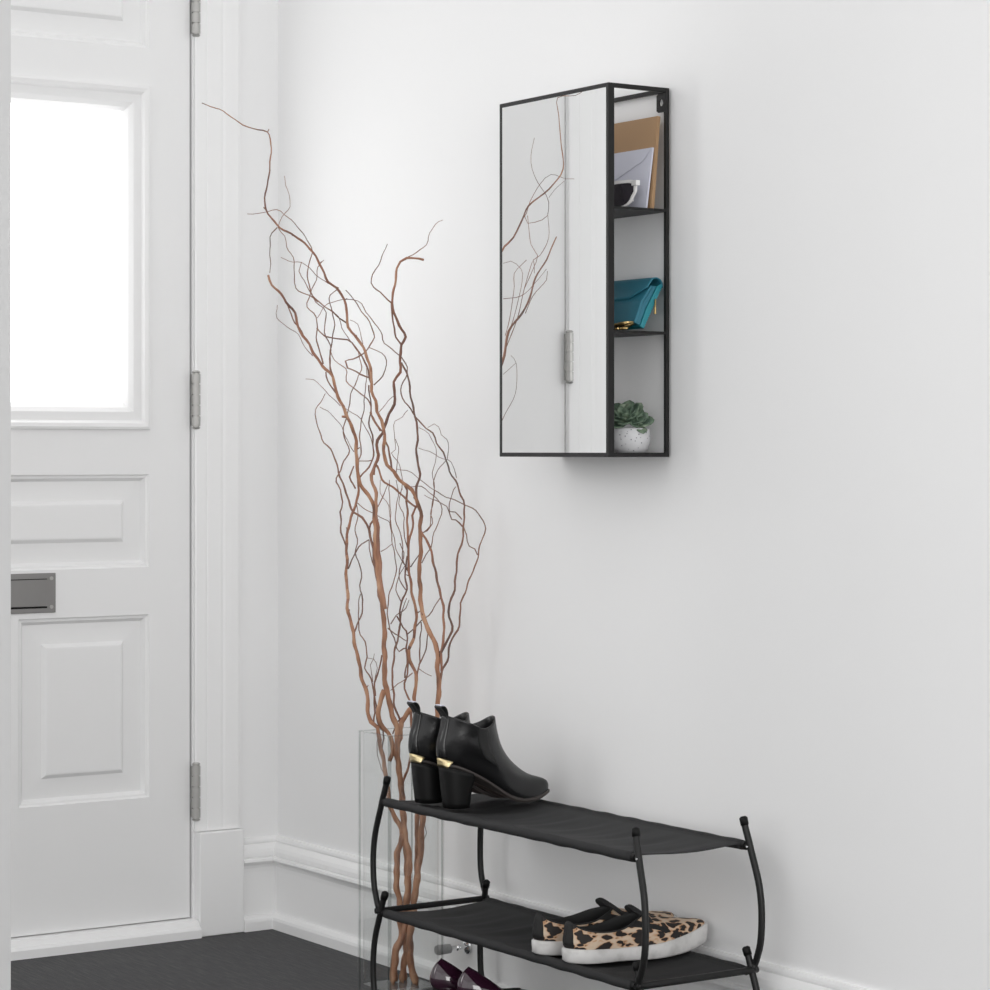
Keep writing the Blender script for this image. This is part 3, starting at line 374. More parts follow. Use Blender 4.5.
R,t,210,52,7439 -889 5509 12 7 63 14 7 80 16 11 60 34 25 63 34 25 67 18 11 69 4 -1 80 6 0 74 19 11 76 31 21 81 39 29 82 45 36 78 25 17 69 9 2 77 4 -3 74 9 3 63 13 3 105 3 -4 86 45 31 119 26 18 53 22 14 69 15 8 81 26 16 83 32 23 68 30 21 77 26 16 83 29 20 80 25 16 76 11 3 76 7 0 77 18 10 69 24 16 62 18 12 53 33 23 87 14 8 78 -9 -9 65 -25 -21 73 -40 -29 66 -34 -22 55 -41 -22 52 -54 -29 37 -73 -37 31 -79 -35 28 -90 -38 40 -90 -36 40 -80 -33 24 -98 -42 21 -93 -41 49 -59 -27 40 -79 -42 41 -75 -45 50 -58 -41 56 -44 -36 41 -53 -48 50 -30 -32 39 -44 -52 60 -55 -70 38 -57 -75 7 -35 -87 18
R,t,105,87,8045 -515 7691 -32 -35 103 -78 -62 45 -34 -23 92 -11 -5 106 -29 -14 69 -24 -9 64
R,t,140,52,7813 -674 8177 -64 -27 65 -64 -26 47 -78 -35 6 -33 -7 65 -32 -7 72 -48 -13 88 -115 -47 56 -83 -38 43 -91 -48 27 -65 -38 32 -54 -35 37
R,t,105,70,7794 -674 8301 -68 -26 70 -65 -24 55 -105 -46 5 -18 -2 62 -3 8 85 22 19 87 16 13 67 18 16 79 39 24 55
R,t,70,52,7438 -744 9344 5 8 72 5 7 72 2 4 64 -12 -3 77 -21 -12 54 -86 -63 83 -13 -11 71 -22 -22 68 -53 -56 50 -81 -82 -65
R,t,70,52,7630 -677 9015 -26 -4 75 -29 -7 78 -37 -11 69 -31 -11 53 -60 -30 41 -78 -45 14 -74 -48 33 -72 -53 58 -63 -56 43 -73 -74 23 -55 -66 33
R,t,105,70,7103 -1019 8062 57 33 47 51 31 64 6 10 77 -5 5 90 5 9 89 1 8 84 5 8 84 20 17 84 10 10 70 -10 -1 74 -15 -5 71 -1 2 66 27 22 102 35 26 90 37 26 57 48 32 50 40 27 56
R,t,87,52,7072 -1037 8053 98 55 40 43 26 62 41 28 74 -15 -1 82 -37 -13 74 7 9 66 22 17 75 8 10 70 -2 4 82 3 8 91 6 8 79 -9 -1 87 -26 -13 85 -10 -5 80 20 16 90 22 18 81 12 9 81 6 6 87 -5 -5 89 -25 -22 77 -36 -38 94 -27 -35 87 -48 -61 59 -53 -74 45
R,t,105,70,7116 -1067 7532 31 23 72 31 23 74 44 28 65 40 26 65 13 16 94 1 9 90 15 16 75 33 21 68 25 19 71 23 19 84 34 25 97 0 9 87 -26 -5 76 -41 -15 57 -52 -23 56 -70 -35 56 -63 -36 46 -55 -36 60 -59 -46 43 -59 -50 2 -61 -57 -14 -56 -59 5
R,t,70,52,6793 -1270 8801 5 -4 76 11 2 78 2 -9 76 -3 -16 67 -2 -15 79 -1 -20 69 -4 -32 58 -14 -75 77 -6 -43 66 29 69 63 7 -5 79 4 -16 85 5 -11 91 4 -14 90 5 -8 82 13 19 66 24 57 32 39 55 40 32 31 65 36 38 57
R,t,70,52,6773 -1379 9098 13 5 98 12 3 95 10 2 86 13 10 88 8 -3 75 -1 -31 76 -3 -33 76
R,t,70,52,6728 -1700 10161 32 49 65 30 46 68 23 37 61 29 49 53 24 42 41
R,t,192,157,6754 -1456 9134 6 -13 85 5 -14 87 2 -23 82 2 -16 75 3 -17 89 -8 -39 72 -12 -43 68
R,t,140,61,6210 -2051 11722 -37 -49 41 -35 -53 40 -26 -48 50 -22 -46 54 -22 -55 41 -21 -59 35 -19 -66 48 -14 -63 55 -14 -63 50 -10 -56 55 -3 -35 65 2 -17 69 1 -18 66 0 -23 68 2 -15 72 6 1 71 11 9 71 10 11 75 13 16 72 14 20 67 9 11 62 -1 -19 82 -13 -36 60 -14 -34 58 -13 -26 59 -18 -33 58 -34 -48 65 -29 -36 53 -35 -37 67 -46 -43 63 -53 -47 48 -42 -34 39 -58 -42 67 -59 -47 27 -59 -50 -8 -63 -58 -26 -67 -61 -14 -67 -62 -11 -66 -68 -11 -65 -69 4
R,t,105,52,6007 -2512 12085 -14 -69 62 -18 -78 49 -19 -67 21 -21 -73 28 -17 -51 24 -13 -41 46 -6 -26 92 1 -4 61 3 -1 75 0 -6 80 2 -2 79 3 3 72 -8 -14 78 -24 -33 65 -29 -36 55 -21 -21 59 -13 -7 106 -22 -14 89 -58 -48 79 -41 -28 76 10 20 86 29 39 103 33 37 57 38 41 54 22 27 53 -9 4 106 -9 -1 56 -16 -5 68 -29 -15 76 -34 -18 80 -15 -1 85 -17 -4 79
R,t,87,52,6152 -2173 12333 -21 -58 27 -20 -60 21 -20 -70 35 -15 -62 40 -18 -75 41 -15 -70 51 -11 -54 60 -16 -66 70 -25 -73 52 -24 -58 36 -33 -64 8 -39 -65 -5 -38 -56 18 -44 -56 34 -48 -54 31
R,t,175,122,6622 -1793 10650 -26 -16 79 -20 -8 86 -16 -3 86 -31 -17 73 -30 -17 60 -43 -23 92 -43 -28 66 -43 -29 58 -42 -29 66 -37 -28 62 -59 -56 51 -69 -79 10 -43 -55 6 -44 -65 14 -40 -67 15 -30 -60 17 -29 -74 69 -18 -64 73
R,t,157,87,6623 -1783 10737 -50 -43 28 -54 -44 23 -57 -45 29 -66 -49 51 -73 -56 40 -56 -46 26 -38 -20 123 41 40 19 59 55 12 62 58 34 44 42 34 51 49 46 38 41 67 26 31 70 22 26 50 25 31 75 -19 -5 77 -23 -11 57 -26 -13 68 -29 -15 76 -40 -26 70 -43 -32 52 -41 -34 58 -30 -26 67 -27 -24 66 -27 -30 54 -35 -45 72 -28 -43 62 -26 -48 57
R,t,122,70,6655 -1762 10632 36 43 51 36 43 51 27 35 55 22 32 96 12 21 95 -2 4 76 -25 -20 78 -45 -38 56 -54 -46 34 -63 -51 34 -66 -51 31
R,t,70,52,6442 -1858 11351 -35 -14 125 -15 -4 74 -24 -13 84 -24 -15 67 -47 -45 47 -52 -56 27
R,t,157,70,6734 -1676 9831 -17 -35 65 -23 -40 64 -22 -31 64 -18 -22 59 -10 -8 93 -5 1 89 -16 -14 58 -30 -26 61 -47 -40 50 -53 -43 46 -56 -41 55 -63 -45 58 -62 -45 52 -42 -28 59 -9 3 77 6 14 75 -22 -11 70 -53 -45 45 -56 -54 50 -41 -43 53 -27 -31 71 -14 -18 70
R,t,140,122,6745 -1654 9831 -27 -56 78 -27 -46 83 -25 -33 85 -35 -40 76
R,t,87,52,7081 -1002 3011 16 24 -101 11 17 -90 -26 -40 -123 -30 -44 -87
M,m,494,90,1100 -7000 30 -23 83 1094 -22 40 1094 -23 -24 1094 -23 -74 1093 -22 -83 1094 -23 -45 1094 -23 17 1094 -22 73 1094 -23 90 1094 -23 62 1093 -22 2 1094 -23 -107 1094 -2 -84 147 -4 -86 136 -7 -95 108 -6 -80 85 -1 -56 95 -6 -105 80 -2 -124 116 0 -76 116 1 -77 137 0 -71 129 0 -52 110 -1 -46 102 1 -70 98 8 -117 97 18 -133 92 24 -112 83 26 -105 93 20 -91 101 20 -81 93 18 -85 109 -2 -65 136 -17 -22 100 -27 -9 114 -28 -1 121 -25 4 122 -17 4 118 -12 4 116 -6 8 119 -1 12 116 5 14 109 8 15 99 23 46 145 28 47 123 8 -23 95 -33 -148 52 -34 -204 21 -4 -158 21 11 -122 63 13 -93 69
M,t,135,67,801 -7876 14400 24 -68 -161 50 -145 23 65 -143 53 42 -112 95 -20 -41 141 -32 -24 146 -52 21 143 -35 41 84 -31 65 97 -12 67 96 9 89 134 26 76 132 29 48 128 28 19 142 16 -8 116 14 -23 127 14 -23 127
M,t,157,67,801 -7820 14305 2 -110 144 -1 -35 104 -1 -52 134 0 -50 89 1 -64 105 2 -69 103 2 -68 89 10 -128 141 25 -132 81 42 -93 -10 64 -87 -46 61 -74 -37 99 -159 1
M,t,90,67,910 -8423 14793 14 -72 98 17 -77 94 31 -89 86 34 -93 83
M,t,718,180,1100 -7120 30 5 -109 902 5 50 901 5 99 902 5 102 901 5 62 902 5 -1 901 6 -51 902 5 -61 901 5 -25 902 5 38 901 5 95 901 5 66 902 0 -57 109 0 -56 109 0 -52 105 -2 -59 127 -7 -57 150 -11 -30 114 -18 -31 135 -17 -37 138 -8 -49 123 8 -66 104 16 -79 94 17 -81 89 12 -72 87 6 -73 110 3 -60 104 -1 -56 114 -4 -39 100 -8 -35 108 -8 -37 110 -3 -46 105 5 -61 101 8 -72 100 9 -71 94 6 -58 84 0 -65 126 -2 -50 111 1 -68 129 1 -72 132
M,t,135,67,1035 -7941 13460 53 -132 94 12 -72 101 8 -81 131 -6 -63 148 -21 -25 121 -33 -14 132 -39 -11 136 -38 -13 135
M,t,135,90,1073 -7690 12847 1 -57 109 2 -60 111 1 -56 107 0 -48 97 1 -80 153 -14 -42 130 -56 34 98 -76 44 139 -30 2 99 -30 -3 120 -27 -4 132 -21 0 134 -15 5 128
M,t,157,67,1095 -7230 11865 3 -51 91 3 -52 92 -6 -63 143 -6 -35 93 -10 -43 115 -11 -45 127 -13 -46 131 -14 -44 126 -13 -37 113 -13 -27 92 -35 -40 181 -44 14 102 -67 69 102 -48 104 59 -21 181 -52
M,t,135,67,884 -7288 12635 65 -117 14 72 -113 14 58 -111 43 31 -87 66 22 -89 89 16 -85 93 13 -76 83 15 -112 124 9 -96 114
M,t,157,90,1173 -7649 12333 -1 -61 127 -1 -60 126 4 -74 122 7 -76 90 9 -92 88 6 -88 84 2 -65 72 -6 -32 187
M,t,224,67,1100 -7300 30 1 -96 772 1 42 772 0 103 772 1 126 772 1 103 772 1 46 772 1 -12 772 1 -39 772 1 -18 772 0 39 772 1 104 772 1 123 772 7 -35 115 8 -34 114 6 -36 114 5 -42 115 3 -48 114 1 -52 115 1 -57 115 -1 -61 115 -4 -74 112 -9 -85 110 -5 -77 115 4 -51 125 13 -15 117 17 -1 132 17 8 132 13 13 120 9 14 95 5 63 116 -10 73 65
M,t,90,67,1191 -7082 11057 7 -97 77 2 -100 78 -2 -103 79
M,t,157,90,1083 -7210 11865 -9 -43 114 -9 -43 113 -16 -48 146 -14 -29 97 -17 -33 114 -19 -34 122 -19 -33 121 -18 -29 111 -16 -23 91 -41 -15 164 -19 -25 118 13 -71 94 28 -96 95 30 -93 95
M,t,180,90,1139 -7200 11633 -1 -48 101 0 -49 100 -1 -50 101 -1 -48 101 -3 -46 101 -4 -43 101 -8 -45 122 -11 -40 121 -13 -38 122 -13 -40 122 -11 -43 122 -9 -42 112 -10 -48 125 -9 -50 125 -7 -46 112 -4 -38 88 1 -27 51 31 -4 -86 42 27 -197
'''
labels=dict(A=('curly willow stem rising from the middle of the vase, forked into the tallest right-hooked tip',),
 L=('thin leftmost curly willow stem in the glass vase',),
 C=('middle curly willow stem with a tangle of fine red twigs, directly left of the boots',),
 R=('rightmost curly willow stem, whose long bent tip reaches furthest up and left',),
 M=('added curly willow branch leaning by the door, seen only as a reflection in the mirror cabinet',))  # M is an extra branch out of view, added to fill the mirror
roots={}
for line in BR.strip().split('\n'):
    s,k,r0,r1,d=line.split(',');d=list(map(int,d.split()));r0=int(r0)*1e-5;r1=int(r1)*1e-5
    P=[];c=[0,0,0]
    for i in range(0,len(d),3):
        c=[c[0]+d[i],c[1]+d[i+1],c[2]+d[i+2]];P.append(V(c)*1e-4)
    # keep stems inside the vase walls
    if s!='M':
        for p in P:
            if p.z<vh+.004:
                p.x=min(max(p.x,vx0+W+.005),vx1-W-.005);p.y=min(max(p.y,vy0+W+.005),vy1-W-.005)
    m=len(P)
    if s=='M': r0*=.6;r1*=.7
    # small knobbly variation of thickness, side shoots on the thick stems
    R=[lerp(r0,r1,(i/(m-1))**.8)*(1+.10*math.sin(i*1.7+r0*9e4)) for i in range(m)]
    R=[max(r,.00042) for r in R]
    thin=(r0*2540/4.44<1.05)
    if k=='m':
        lab=labels[s][0]
        nn_=10 if s!='M' else 6
        b_=MB(P[0]).tube(P,R,nn_);q_=[(0 if R[f_//nn_]>.0027 else (1 if R[f_//nn_]>.0008 else 2)) if f_//nn_<m-1 else 2 for f_ in range(len(b_.f))]
        o=mesh('willow_branch',b_.v,b_.f,smooth=True,mats=[m_bark,m_bark2,m_twig],fmat=q_);o.location=P[0]
        tag(o,lab,'branch','curly willow branches' if s!='M' else None);roots[s]=(o,P[0])
        if s!='M':
            rnd=random.Random(ord(s))
            for i in range(12,m-10,9):
                if P[i].z<vh+.03: continue
                dr=V((rnd.uniform(-1,1),rnd.uniform(-1,1),rnd.uniform(.2,1))).normalized()
                MB(P[0]).tube([P[i]+dr*R[i]*.5,P[i]+dr*(R[i]+.0022),P[i]+dr*(R[i]+.0045)+V((0,0,.001))],[R[i]*.5,.0011,.0006],6).obj('bud',m_twig,o,smooth=True)
    else:
        o,p0=roots[s]
        MB(p0).tube(P,R,5 if thin else 8).obj('twig',m_twig if r1*2540/4.44<.95 else (m_bark if r0*2540/4.44>2.4 else m_bark2),o,smooth=True)
# ------------------------------------------------------------------ mirror cabinet
cx1,cx0,cyb,cyf,cz0,cz1=1.2835,.980,-.0045,-.1235,.9390,1.5205
cab=thing('mirror_cabinet','black metal framed mirror cabinet with open side shelves hung on the white wall','cabinet',(cx1,cyb,cz0))
co=cab.location
t=.0068
f=MB(co)
# uprights
f.box(cx1-t,cx1,cyf,cyf+.0115,cz0,cz1).box(cx0,cx0+t,cyf,cyf+.010,cz0,cz1)
f.box(cx1-t,cx1,cyb-.0062,cyb,cz0,cz1).box(cx0,cx0+t,cyb-.0062,cyb,cz0,cz1)
for z in (cz0,cz1-t):
    f.box(cx0+t,cx1-t,cyf,cyf+.010,z,z+t).box(cx0+t,cx1-t,cyb-.0062,cyb,z,z+t)
    for x in (cx0,cx1-t): f.box(x,x+t,cyf+.010,cyb-.0062,z,z+t)
f.obj('frame',m_black,cab,bevel=.0006)
MB(co).box(cx0+t,cx1-t,cyf+.0006,cyf+.0050,cz0+t,cz1-t).obj('mirror',m_mirror,cab)['label']='flat mirror panel'
MB(co).box(cx0+t,cx1-t,cyf+.0052,cyf+.0075,cz0+t,cz1-t).obj('mirror_backing',m_board,cab)
shz=(1.3295,1.1365)
for z in shz: MB(co).box(cx0+.0005,cx1-.0005,cyf+.0100,cyb-.0008,z-.0042,z).obj('shelf',m_black,cab,bevel=.0005)
MB(co).box(cx0+.002,cx1-.002,cyf+.0100,cyb-.0064,cz0+.0012,cz0+.0035).obj('bottom_panel',m_black,cab)
# hanging tab with a keyhole (white wall shows through: real hole)
def tab(x1_):
    w,h_=.024,.030;x0_=x1_-w;z1_=cz1-t;z0_=z1_-h_;y_=cyb-.004;cxh,czh=x1_-w*.5,z1_-h_*.52
    hole=[]
    for k in range(20):
        a=2*PI*k/20+PI/4;r=.0048 if math.sin(a)<.5 else .0048
        hole.append((cxh+r*math.cos(a),czh+(r*math.sin(a) if math.sin(a)<.6 else .0048*1.9*math.sin(a)-.002)))
    outer=[]
    for k in range(20):
        a=2*PI*k/20+PI/4;c,s=math.cos(a),math.sin(a);q=max(abs(c)/(w/2),abs(s)/(h_/2));zc=(z0_+z1_)/2;outer.append((cxh+c/q,zc+s/q))
    b=MB(co);vs=[];
    for yy in (y_,y_+.0016):
        vs+=[(p[0],yy,p[1]) for p in outer]+[(p[0],yy,p[1]) for p in hole]
    fs=[]
    for k in range(20):
        j=(k+1)%20
        fs+=[(k,j,20+j,20+k),(40+k,60+k,60+j,40+j),(k,40+k,40+j,j),(20+k,20+j,60+j,60+k)]
    return b.add(vs,fs).obj('hanging_tab',m_black,cab)
tab(cx1-t*.6);tab(cx0+.024+t*.6)
# ---- kraft envelope / white envelope leaning on the wall
def lean_card(name,mats_,x0,x1,zb,h_,yb,yt,th,label,cat):
    o=thing(name,label,cat,(x1,yb,zb))
    d=V((0,yt-yb,h_)).normalized();H_=V((0,yt-yb,h_)).length;nrm=V((0,-d.z,d.y))
    lo=V((0,0,0))
    b=MB();p=[V((x0-x1,0,0)),V((0,0,0)),d*H_,d*H_+V((x0-x1,0,0))]
    b.prism([lo+q for q in p],-nrm*th).obj(name+'_sheet' if False else 'paper',mats_[0],o,bevel=.0004)
    return o,d,nrm,H_
zs1=shz[0]+.0003
k_,d,nr,hh=lean_card('kraft_envelope',(m_kraft,),1.062,1.270,zs1,.1475,-.030,-.0175,.006,'large brown kraft envelope leaning on the wall, top cabinet shelf','envelope')
MB().prism([V((-.2075,0,0))+nr*.0006,V((-.0005,0,0))+nr*.0006,d*(hh-.001)+V((-.0005,0,0))+nr*.0006,d*(hh-.001)+V((-.2075,0,0))+nr*.0006],nr*.0008).obj('front_sheet',m_kraft,k_)
e_,d,nr,hh=lean_card('white_envelope',(m_paper,),1.075,1.269,zs1,.0975,-.040,-.0265,.003,'smaller white envelope standing in front of the brown kraft envelope','envelope')
# pointed flap on its front
w_=.193
fl=[d*(hh-.0005)+V((-.0006,0,0)),d*(hh-.0005)+V((-w_,0,0)),d*(hh*.62)+V((-w_*.85,0,0)),d*(hh*.52)+V((-w_*.5,0,0)),d*(hh*.80)+V((-w_*.10,0,0))]
MB().prism([q+nr*.0004 for q in fl],nr*.0009).obj('flap',m_paper,e_)
# ---- sunglasses
sg=thing('sunglasses','white framed sunglasses with dark lenses on the top cabinet shelf','sunglasses',(1.264,-.0655,zs1))
def lens_outline(cx_,s=1,gx=1.0,grow=0):
    pts=[]
    for k in range(28):
        a=2*PI*k/28;c,sn=math.cos(a),math.sin(a)
        w=.030+grow;h2=(.0150 if sn>0 else .0215)+grow*(1.25 if sn>0 else .8)
        x=w*math.copysign(abs(c)**(.40 if sn>0 else .75),c);z=h2*math.copysign(abs(sn)**(.45 if sn>0 else .8),sn)
        if sn<0: x*=.90
        pts.append((cx_+x*s,z))
    return pts
def wrap(x): return .35*(x**2)*4 if False else 9.0*max(0,abs(x)-.01)**2
def sgp(x,z,dy=0):  # front frame plane leaning a little, face curve
    xx=x; return V((-.070+x, wrap(x)*.32+dy+(z)*.12, .0265+z))
fr=MB()
for cxl in (-.0345,.0345):
    O_=lens_outline(cxl,grow=.0042);I_=lens_outline(cxl)
    n=28;vs=[];
    for dy in (0,.0035): vs+=[sgp(x,z,dy) for x,z in O_]+[sgp(x,z,dy) for x,z in I_]
    fs=[]
    for k in range(n):
        j=(k+1)%n;fs+=[(k,j,n+j,n+k),(2*n+k,3*n+k,3*n+j,2*n+j),(k,2*n+k,2*n+j,j),(n+k,n+j,3*n+j,3*n+k)]
    fr.add(vs,fs)
fr.tube([sgp(-.006,.010,.0017),sgp(0,.012,.0017),sgp(.006,.010,.0017)],.0030,10)
for sx in (-1,1): fr.box(*sorted((-.070+sx*.063,-.070+sx*.0755)),.006,.014,.0360,.0440)
fr.obj('front_frame',m_whitepl,sg,smooth=False,bevel=.0006)
for cxl in (-.0345,.0345):
    I_=lens_outline(cxl,grow=.0006);b=MB();b.prism([sgp(x,z,.0010) for x,z in I_],(0,.0014,0)).obj('lens',m_lens,sg)
for sx in (-1,1):
    P=[V((-.070+sx*.0725,.012,.0400)),V((-.070+sx*.064,.0145,.0400)),V((-.070-sx*.010,.0125+(.0035 if sx>0 else 0),.037)),V((-.070-sx*.045,.0125+(.0035 if sx>0 else 0),.028)),V((-.070-sx*.058,.0125+(.0035 if sx>0 else 0),.012))]
    MB().tube(cr(P,6),[.0022]*25,10).obj('temple',m_whitepl,sg,smooth=True)
# ---- teal wallet: leaning clutch, flap folded over the front
zs2=shz[1]+.0003
wl=thing('clutch_wallet','folded teal leather clutch wallet leaning on the middle cabinet shelf','wallet',(1.274,-.0475,zs2))
wl_d=V((0,.040,.074)).normalized();wn=V((0,-wl_d.z,wl_d.y));wh=.0790;ww=.190
def wp(x,u,v): return V((x,0,.0035))+wl_d*u+wn*v
def slab(name,mt,x0,x1,sec,bev=.0008):
    return MB().prism([wp(x1,u,v) for u,v in sec],(x0-x1,0,0)).obj(name,mt,wl,bevel=bev)
slab('back_panel',m_teal2,-ww,0,[(0,.0),(0,.008),(.03,.0105),(wh-.006,.0085),(wh,.004),(wh-.002,0)])
slab('gusset',m_teal,-ww,-.0015,[(.001,.009),(.001,.016),(.035,.020),(wh-.010,.0155),(wh-.007,.0095),(.03,.0115)])
slab('front_panel',m_teal,-ww,0,[(0,.0165),(0,.0215),(.035,.0255),(wh-.012,.0205),(wh-.010,.0165),(.035,.021)])
# flap over top, folded, slanted lower edge
b=MB();n=14;rows=[]
for i in range(n+1):
    a=i/n
    if a<.5:
        ang=PI*a*2;c=(wh-.004,.0115);r=.0125;u=c[0]+r*math.sin(ang)*.8;v=c[1]-r*math.cos(ang)
    else:
        q=(a-.5)*2;u=wh-.004-q*.034;v=.0240+.003*math.sin(q*2)
    rows.append((u,v))
def flapx(x,q): return q*(1-.25*max(0,(x+.03)/.03)) 
xs=[-ww,-.10,-.035,-.020,-.003,.0005]
vs=[]
for x in xs:
    cut=1.0 if x<-.03 else lerp(1.0,.42,(x+.035)/.0355)
    for k,(u,v) in enumerate(rows):
        if k>n/2:
            q=(k-n/2)/(n/2)*cut;u=wh-.004-q*.034;v=.0240+.003*math.sin(q*2)
        vs.append(wp(x,u,v))
for x in xs:
    cut=1.0 if x<-.03 else lerp(1.0,.42,(x+.035)/.0355)
    for k,(u,v) in enumerate(rows):
        if k<=n/2:
            ang=PI*(k/n)*2;u=wh-.004+.0105*math.sin(ang)*.8;v=.0115-.0105*math.cos(ang)
        else:
            q=(k-n/2)/(n/2)*cut;u=wh-.004-q*.034;v=.0222+.003*math.sin(q*2)
        vs.append(wp(x,u,v))
m_=n+1;N=len(xs)*m_;fs=[]
for i in range(len(xs)-1):
    for k in range(n):
        fs.append((i*m_+k,i*m_+k+1,(i+1)*m_+k+1,(i+1)*m_+k));fs.append((N+i*m_+k,N+(i+1)*m_+k,N+(i+1)*m_+k+1,N+i*m_+k+1))
for k in range(n):
    for i in (0,len(xs)-1): fs.append((i*m_+k,i*m_+k+1,N+i*m_+k+1,N+i*m_+k))
for i in range(len(xs)-1):
    for k in (0,n): fs.append((i*m_+k,(i+1)*m_+k,N+(i+1)*m_+k,N+i*m_+k))
b.add(vs,fs).obj('flap',m_teal,wl,smooth=True)
MB().tube([wp(.001,.052,.003),wp(.003,.040,-.001),wp(.003,.030,-.006)],[.0012,.0016,.0022],8).obj('zip_pull',m_brass,wl)
# ---- brass keys
kz=zs2
ky=thing('brass_key_ring','small bunch of antique brass keys lying in front of the teal wallet','keys',(1.2805,-.0825,kz))
b=MB();R_=.0125
b.tube([V((-.016+R_*math.cos(a),.008+R_*math.sin(a)*.8,.0068+.0042*math.sin(a*1.0+1))) for a in [2*PI*k/24 for k in range(25)]],.0013,8)
b.obj('split_ring',m_brass,ky,smooth=True)
def key(ang,tx,ty,tz,tilt):
    b=MB();M=Matrix.Translation((tx,ty,tz+.001))@Matrix.Scale(1.35,4)@Matrix.Rotation(ang,4,'Z')@Matrix.Rotation(tilt,4,'Y')
    pts=[]
    hd=[(.010*math.cos(a),.009*math.sin(a),0) for a in [2*PI*k/20 for k in range(2,19)]]
    bl=[(.012,-.0032,0),(.018,-.0032,0),(.019,-.0018,0),(.022,-.0034,0),(.024,-.0018,0),(.027,-.0032,0),(.030,-.001,0),(.031,.0012,0),(.029,.003,0),(.011,.003,0)]
    poly=[M@V(p) for p in (hd+bl)]
    b.prism(poly,M.to_3x3()@V((0,0,.0022))).obj('key',m_brass,ky,bevel=.0003)
key(.10,-.046,-.004,.0012,.0);key(-.25,-.040,.004,.0052,-.08);key(PI+.4,-.008,.0,.0090,.10)
# ---- potted succulent
pz=cz0+.0037
pt=thing('potted_succulent','green rosette succulent in a round white speckled pot, bottom of the cabinet','plant',(1.2355,-.0455,pz))
MB().lathe((0,0,0),[(0,0),(.018,0),(.0225,.0012),(.0290,.010),(.0322,.022),(.0318,.033),(.0305,.0410),(.0295,.0420),(.0285,.0410),(.0290,.036),(0,.036)],40).obj('pot',m_pot,pt,smooth=True)
MB().lathe((0,0,.0362),[(0,.002),(.018,.0015),(.0270,0),(0,-.001)],24).obj('soil',m_soil,pt,smooth=True)
def rosette(c,r,nl,axis):
    b=MB();rnd=random.Random(int(r*1e5)+int(c[0]*1e4))
    q=V((0,0,1)).rotation_difference(V(axis)).to_matrix()
    for i in range(nl):
        a=i*2.399963;f_=(i+.5)/nl;el=lerp(1.35,.12,f_**.8);L_=r*lerp(.42,1.0,f_**.7)*rnd.uniform(.93,1.05);w_=L_*.34
        rows=[]
        for j in range(9):
            s=j/8;wd=w_*(math.sin(PI*min(1,s*.86+.06))**.8)*(1.15 if s>.5 else .9) if j<8 else .0006
            if j==8: wd=.0005
            th=.0030*(1-s)**.5+.0006
            e2=el+ .55*(s-.5)*(1 if f_>.3 else .3)
            x=L_*s*math.cos(el)-.0*s;z=L_*s*math.sin(el)+L_*.12*s*s
            ring=[]
            for k in range(8):
                aa=2*PI*k/8;ring.append(V((x-th*math.sin(aa)*math.sin(el),wd*math.cos(aa),z+th*math.sin(aa)*math.cos(el)+.20*wd*abs(math.cos(aa)))))
            rows.append(ring)
        Rm=Matrix.Rotation(a,3,'Z');vs=[]
        for ring in rows: vs+=[q@(Rm@p)+V(c) for p in ring]
        fs=[(i_*8+k,i_*8+(k+1)%8,(i_+1)*8+(k+1)%8,(i_+1)*8+k) for i_ in range(8) for k in range(8)]+[tuple(range(8))[::-1],tuple(range(64,72))]
        b.add(vs,fs)
    b.obj('rosette',m_leaf,pt,smooth=True)
rosette((-.001,-.006,.053),.040,24,(.45,-.55,1));rosette((.015,.003,.050),.027,14,(.9,-.2,.7));rosette((-.018,-.008,.049),.028,14,(-.5,-.5,1));rosette((.004,.010,.052),.027,13,(.3,.2,1));None
# ------------------------------------------------------------------ shoe rack
X0,X1,Y0,Y1=.826,1.534,-.254,-.050
rk=thing('shoe_rack','two-tier black shoe rack with curved metal legs and canvas shelves','shoe rack',((X0+X1)/2,(Y0+Y1)/2,0))
ro=rk.location
RR=.0052
def frame_end(xe,sg,zb,dx):
    """one bent rod: up the front, across the bottom, up the back; bulges outwards"""
    PR=[(.228,-.0095),(.214,-.0060),(.196,0),(.179,.0050),(.155,.0130),(.130,.0200),(.100,.0235),(.070,.0235),(.045,.0205),(.025,.0135),(.014,.0085)]
    if zb<.1: PR=[(.209,-.0050),(.200,-.0015),(.190,.0020)]+PR[3:]
    def side(ys,sy):
        return [V((xe+sg*(dx+q-.012),ys+sy*(.0055-.0075*max(0,(h-.09)/.138)**1.5),zb+h)) for h,q in PR]
    fr_=side(Y0,-1);bk=side(Y1,1)
    c=[]
    e=xe+sg*dx
    lastf=fr_[-1];lastb=bk[-1]
    c=[V((e,Y0+.003,zb+.0065)),V((e,Y0+.010,zb+RR))]
    c2=[V((e,Y1-.010,zb+RR)),V((e,Y1-.003,zb+.0065))]
    c=[V((xe+sg*(dx-.0045),Y0-.002,zb+.0075)),V((xe+sg*(dx-.0050),Y0+.006,zb+RR))];c2=[V((xe+sg*(dx-.0050),Y1-.006,zb+RR)),V((xe+sg*(dx-.0045),Y1+.002,zb+.0075))]
    P=fr_+c+c2+bk[::-1]
    b=MB(ro).tube(cr(P,3),RR,12)
    o=b.obj('leg_frame',m_rod,rk,smooth=True)
    for p,q in ((fr_[0],fr_[1]),(bk[0],bk[1])):
        dd=(p-q).normalized()
        MB(ro).tube([p-dd*.010,p+dd*.001,p+dd*.0035],[RR+.0010,RR+.0012,RR*.7],12).obj('end_cap',m_heel,o,smooth=True)
    return o
for zb in (.0,.1740):
    frame_end(X0,-1,zb,.012);frame_end(X1,1,zb,.0125)
ZS=(.176,.362)
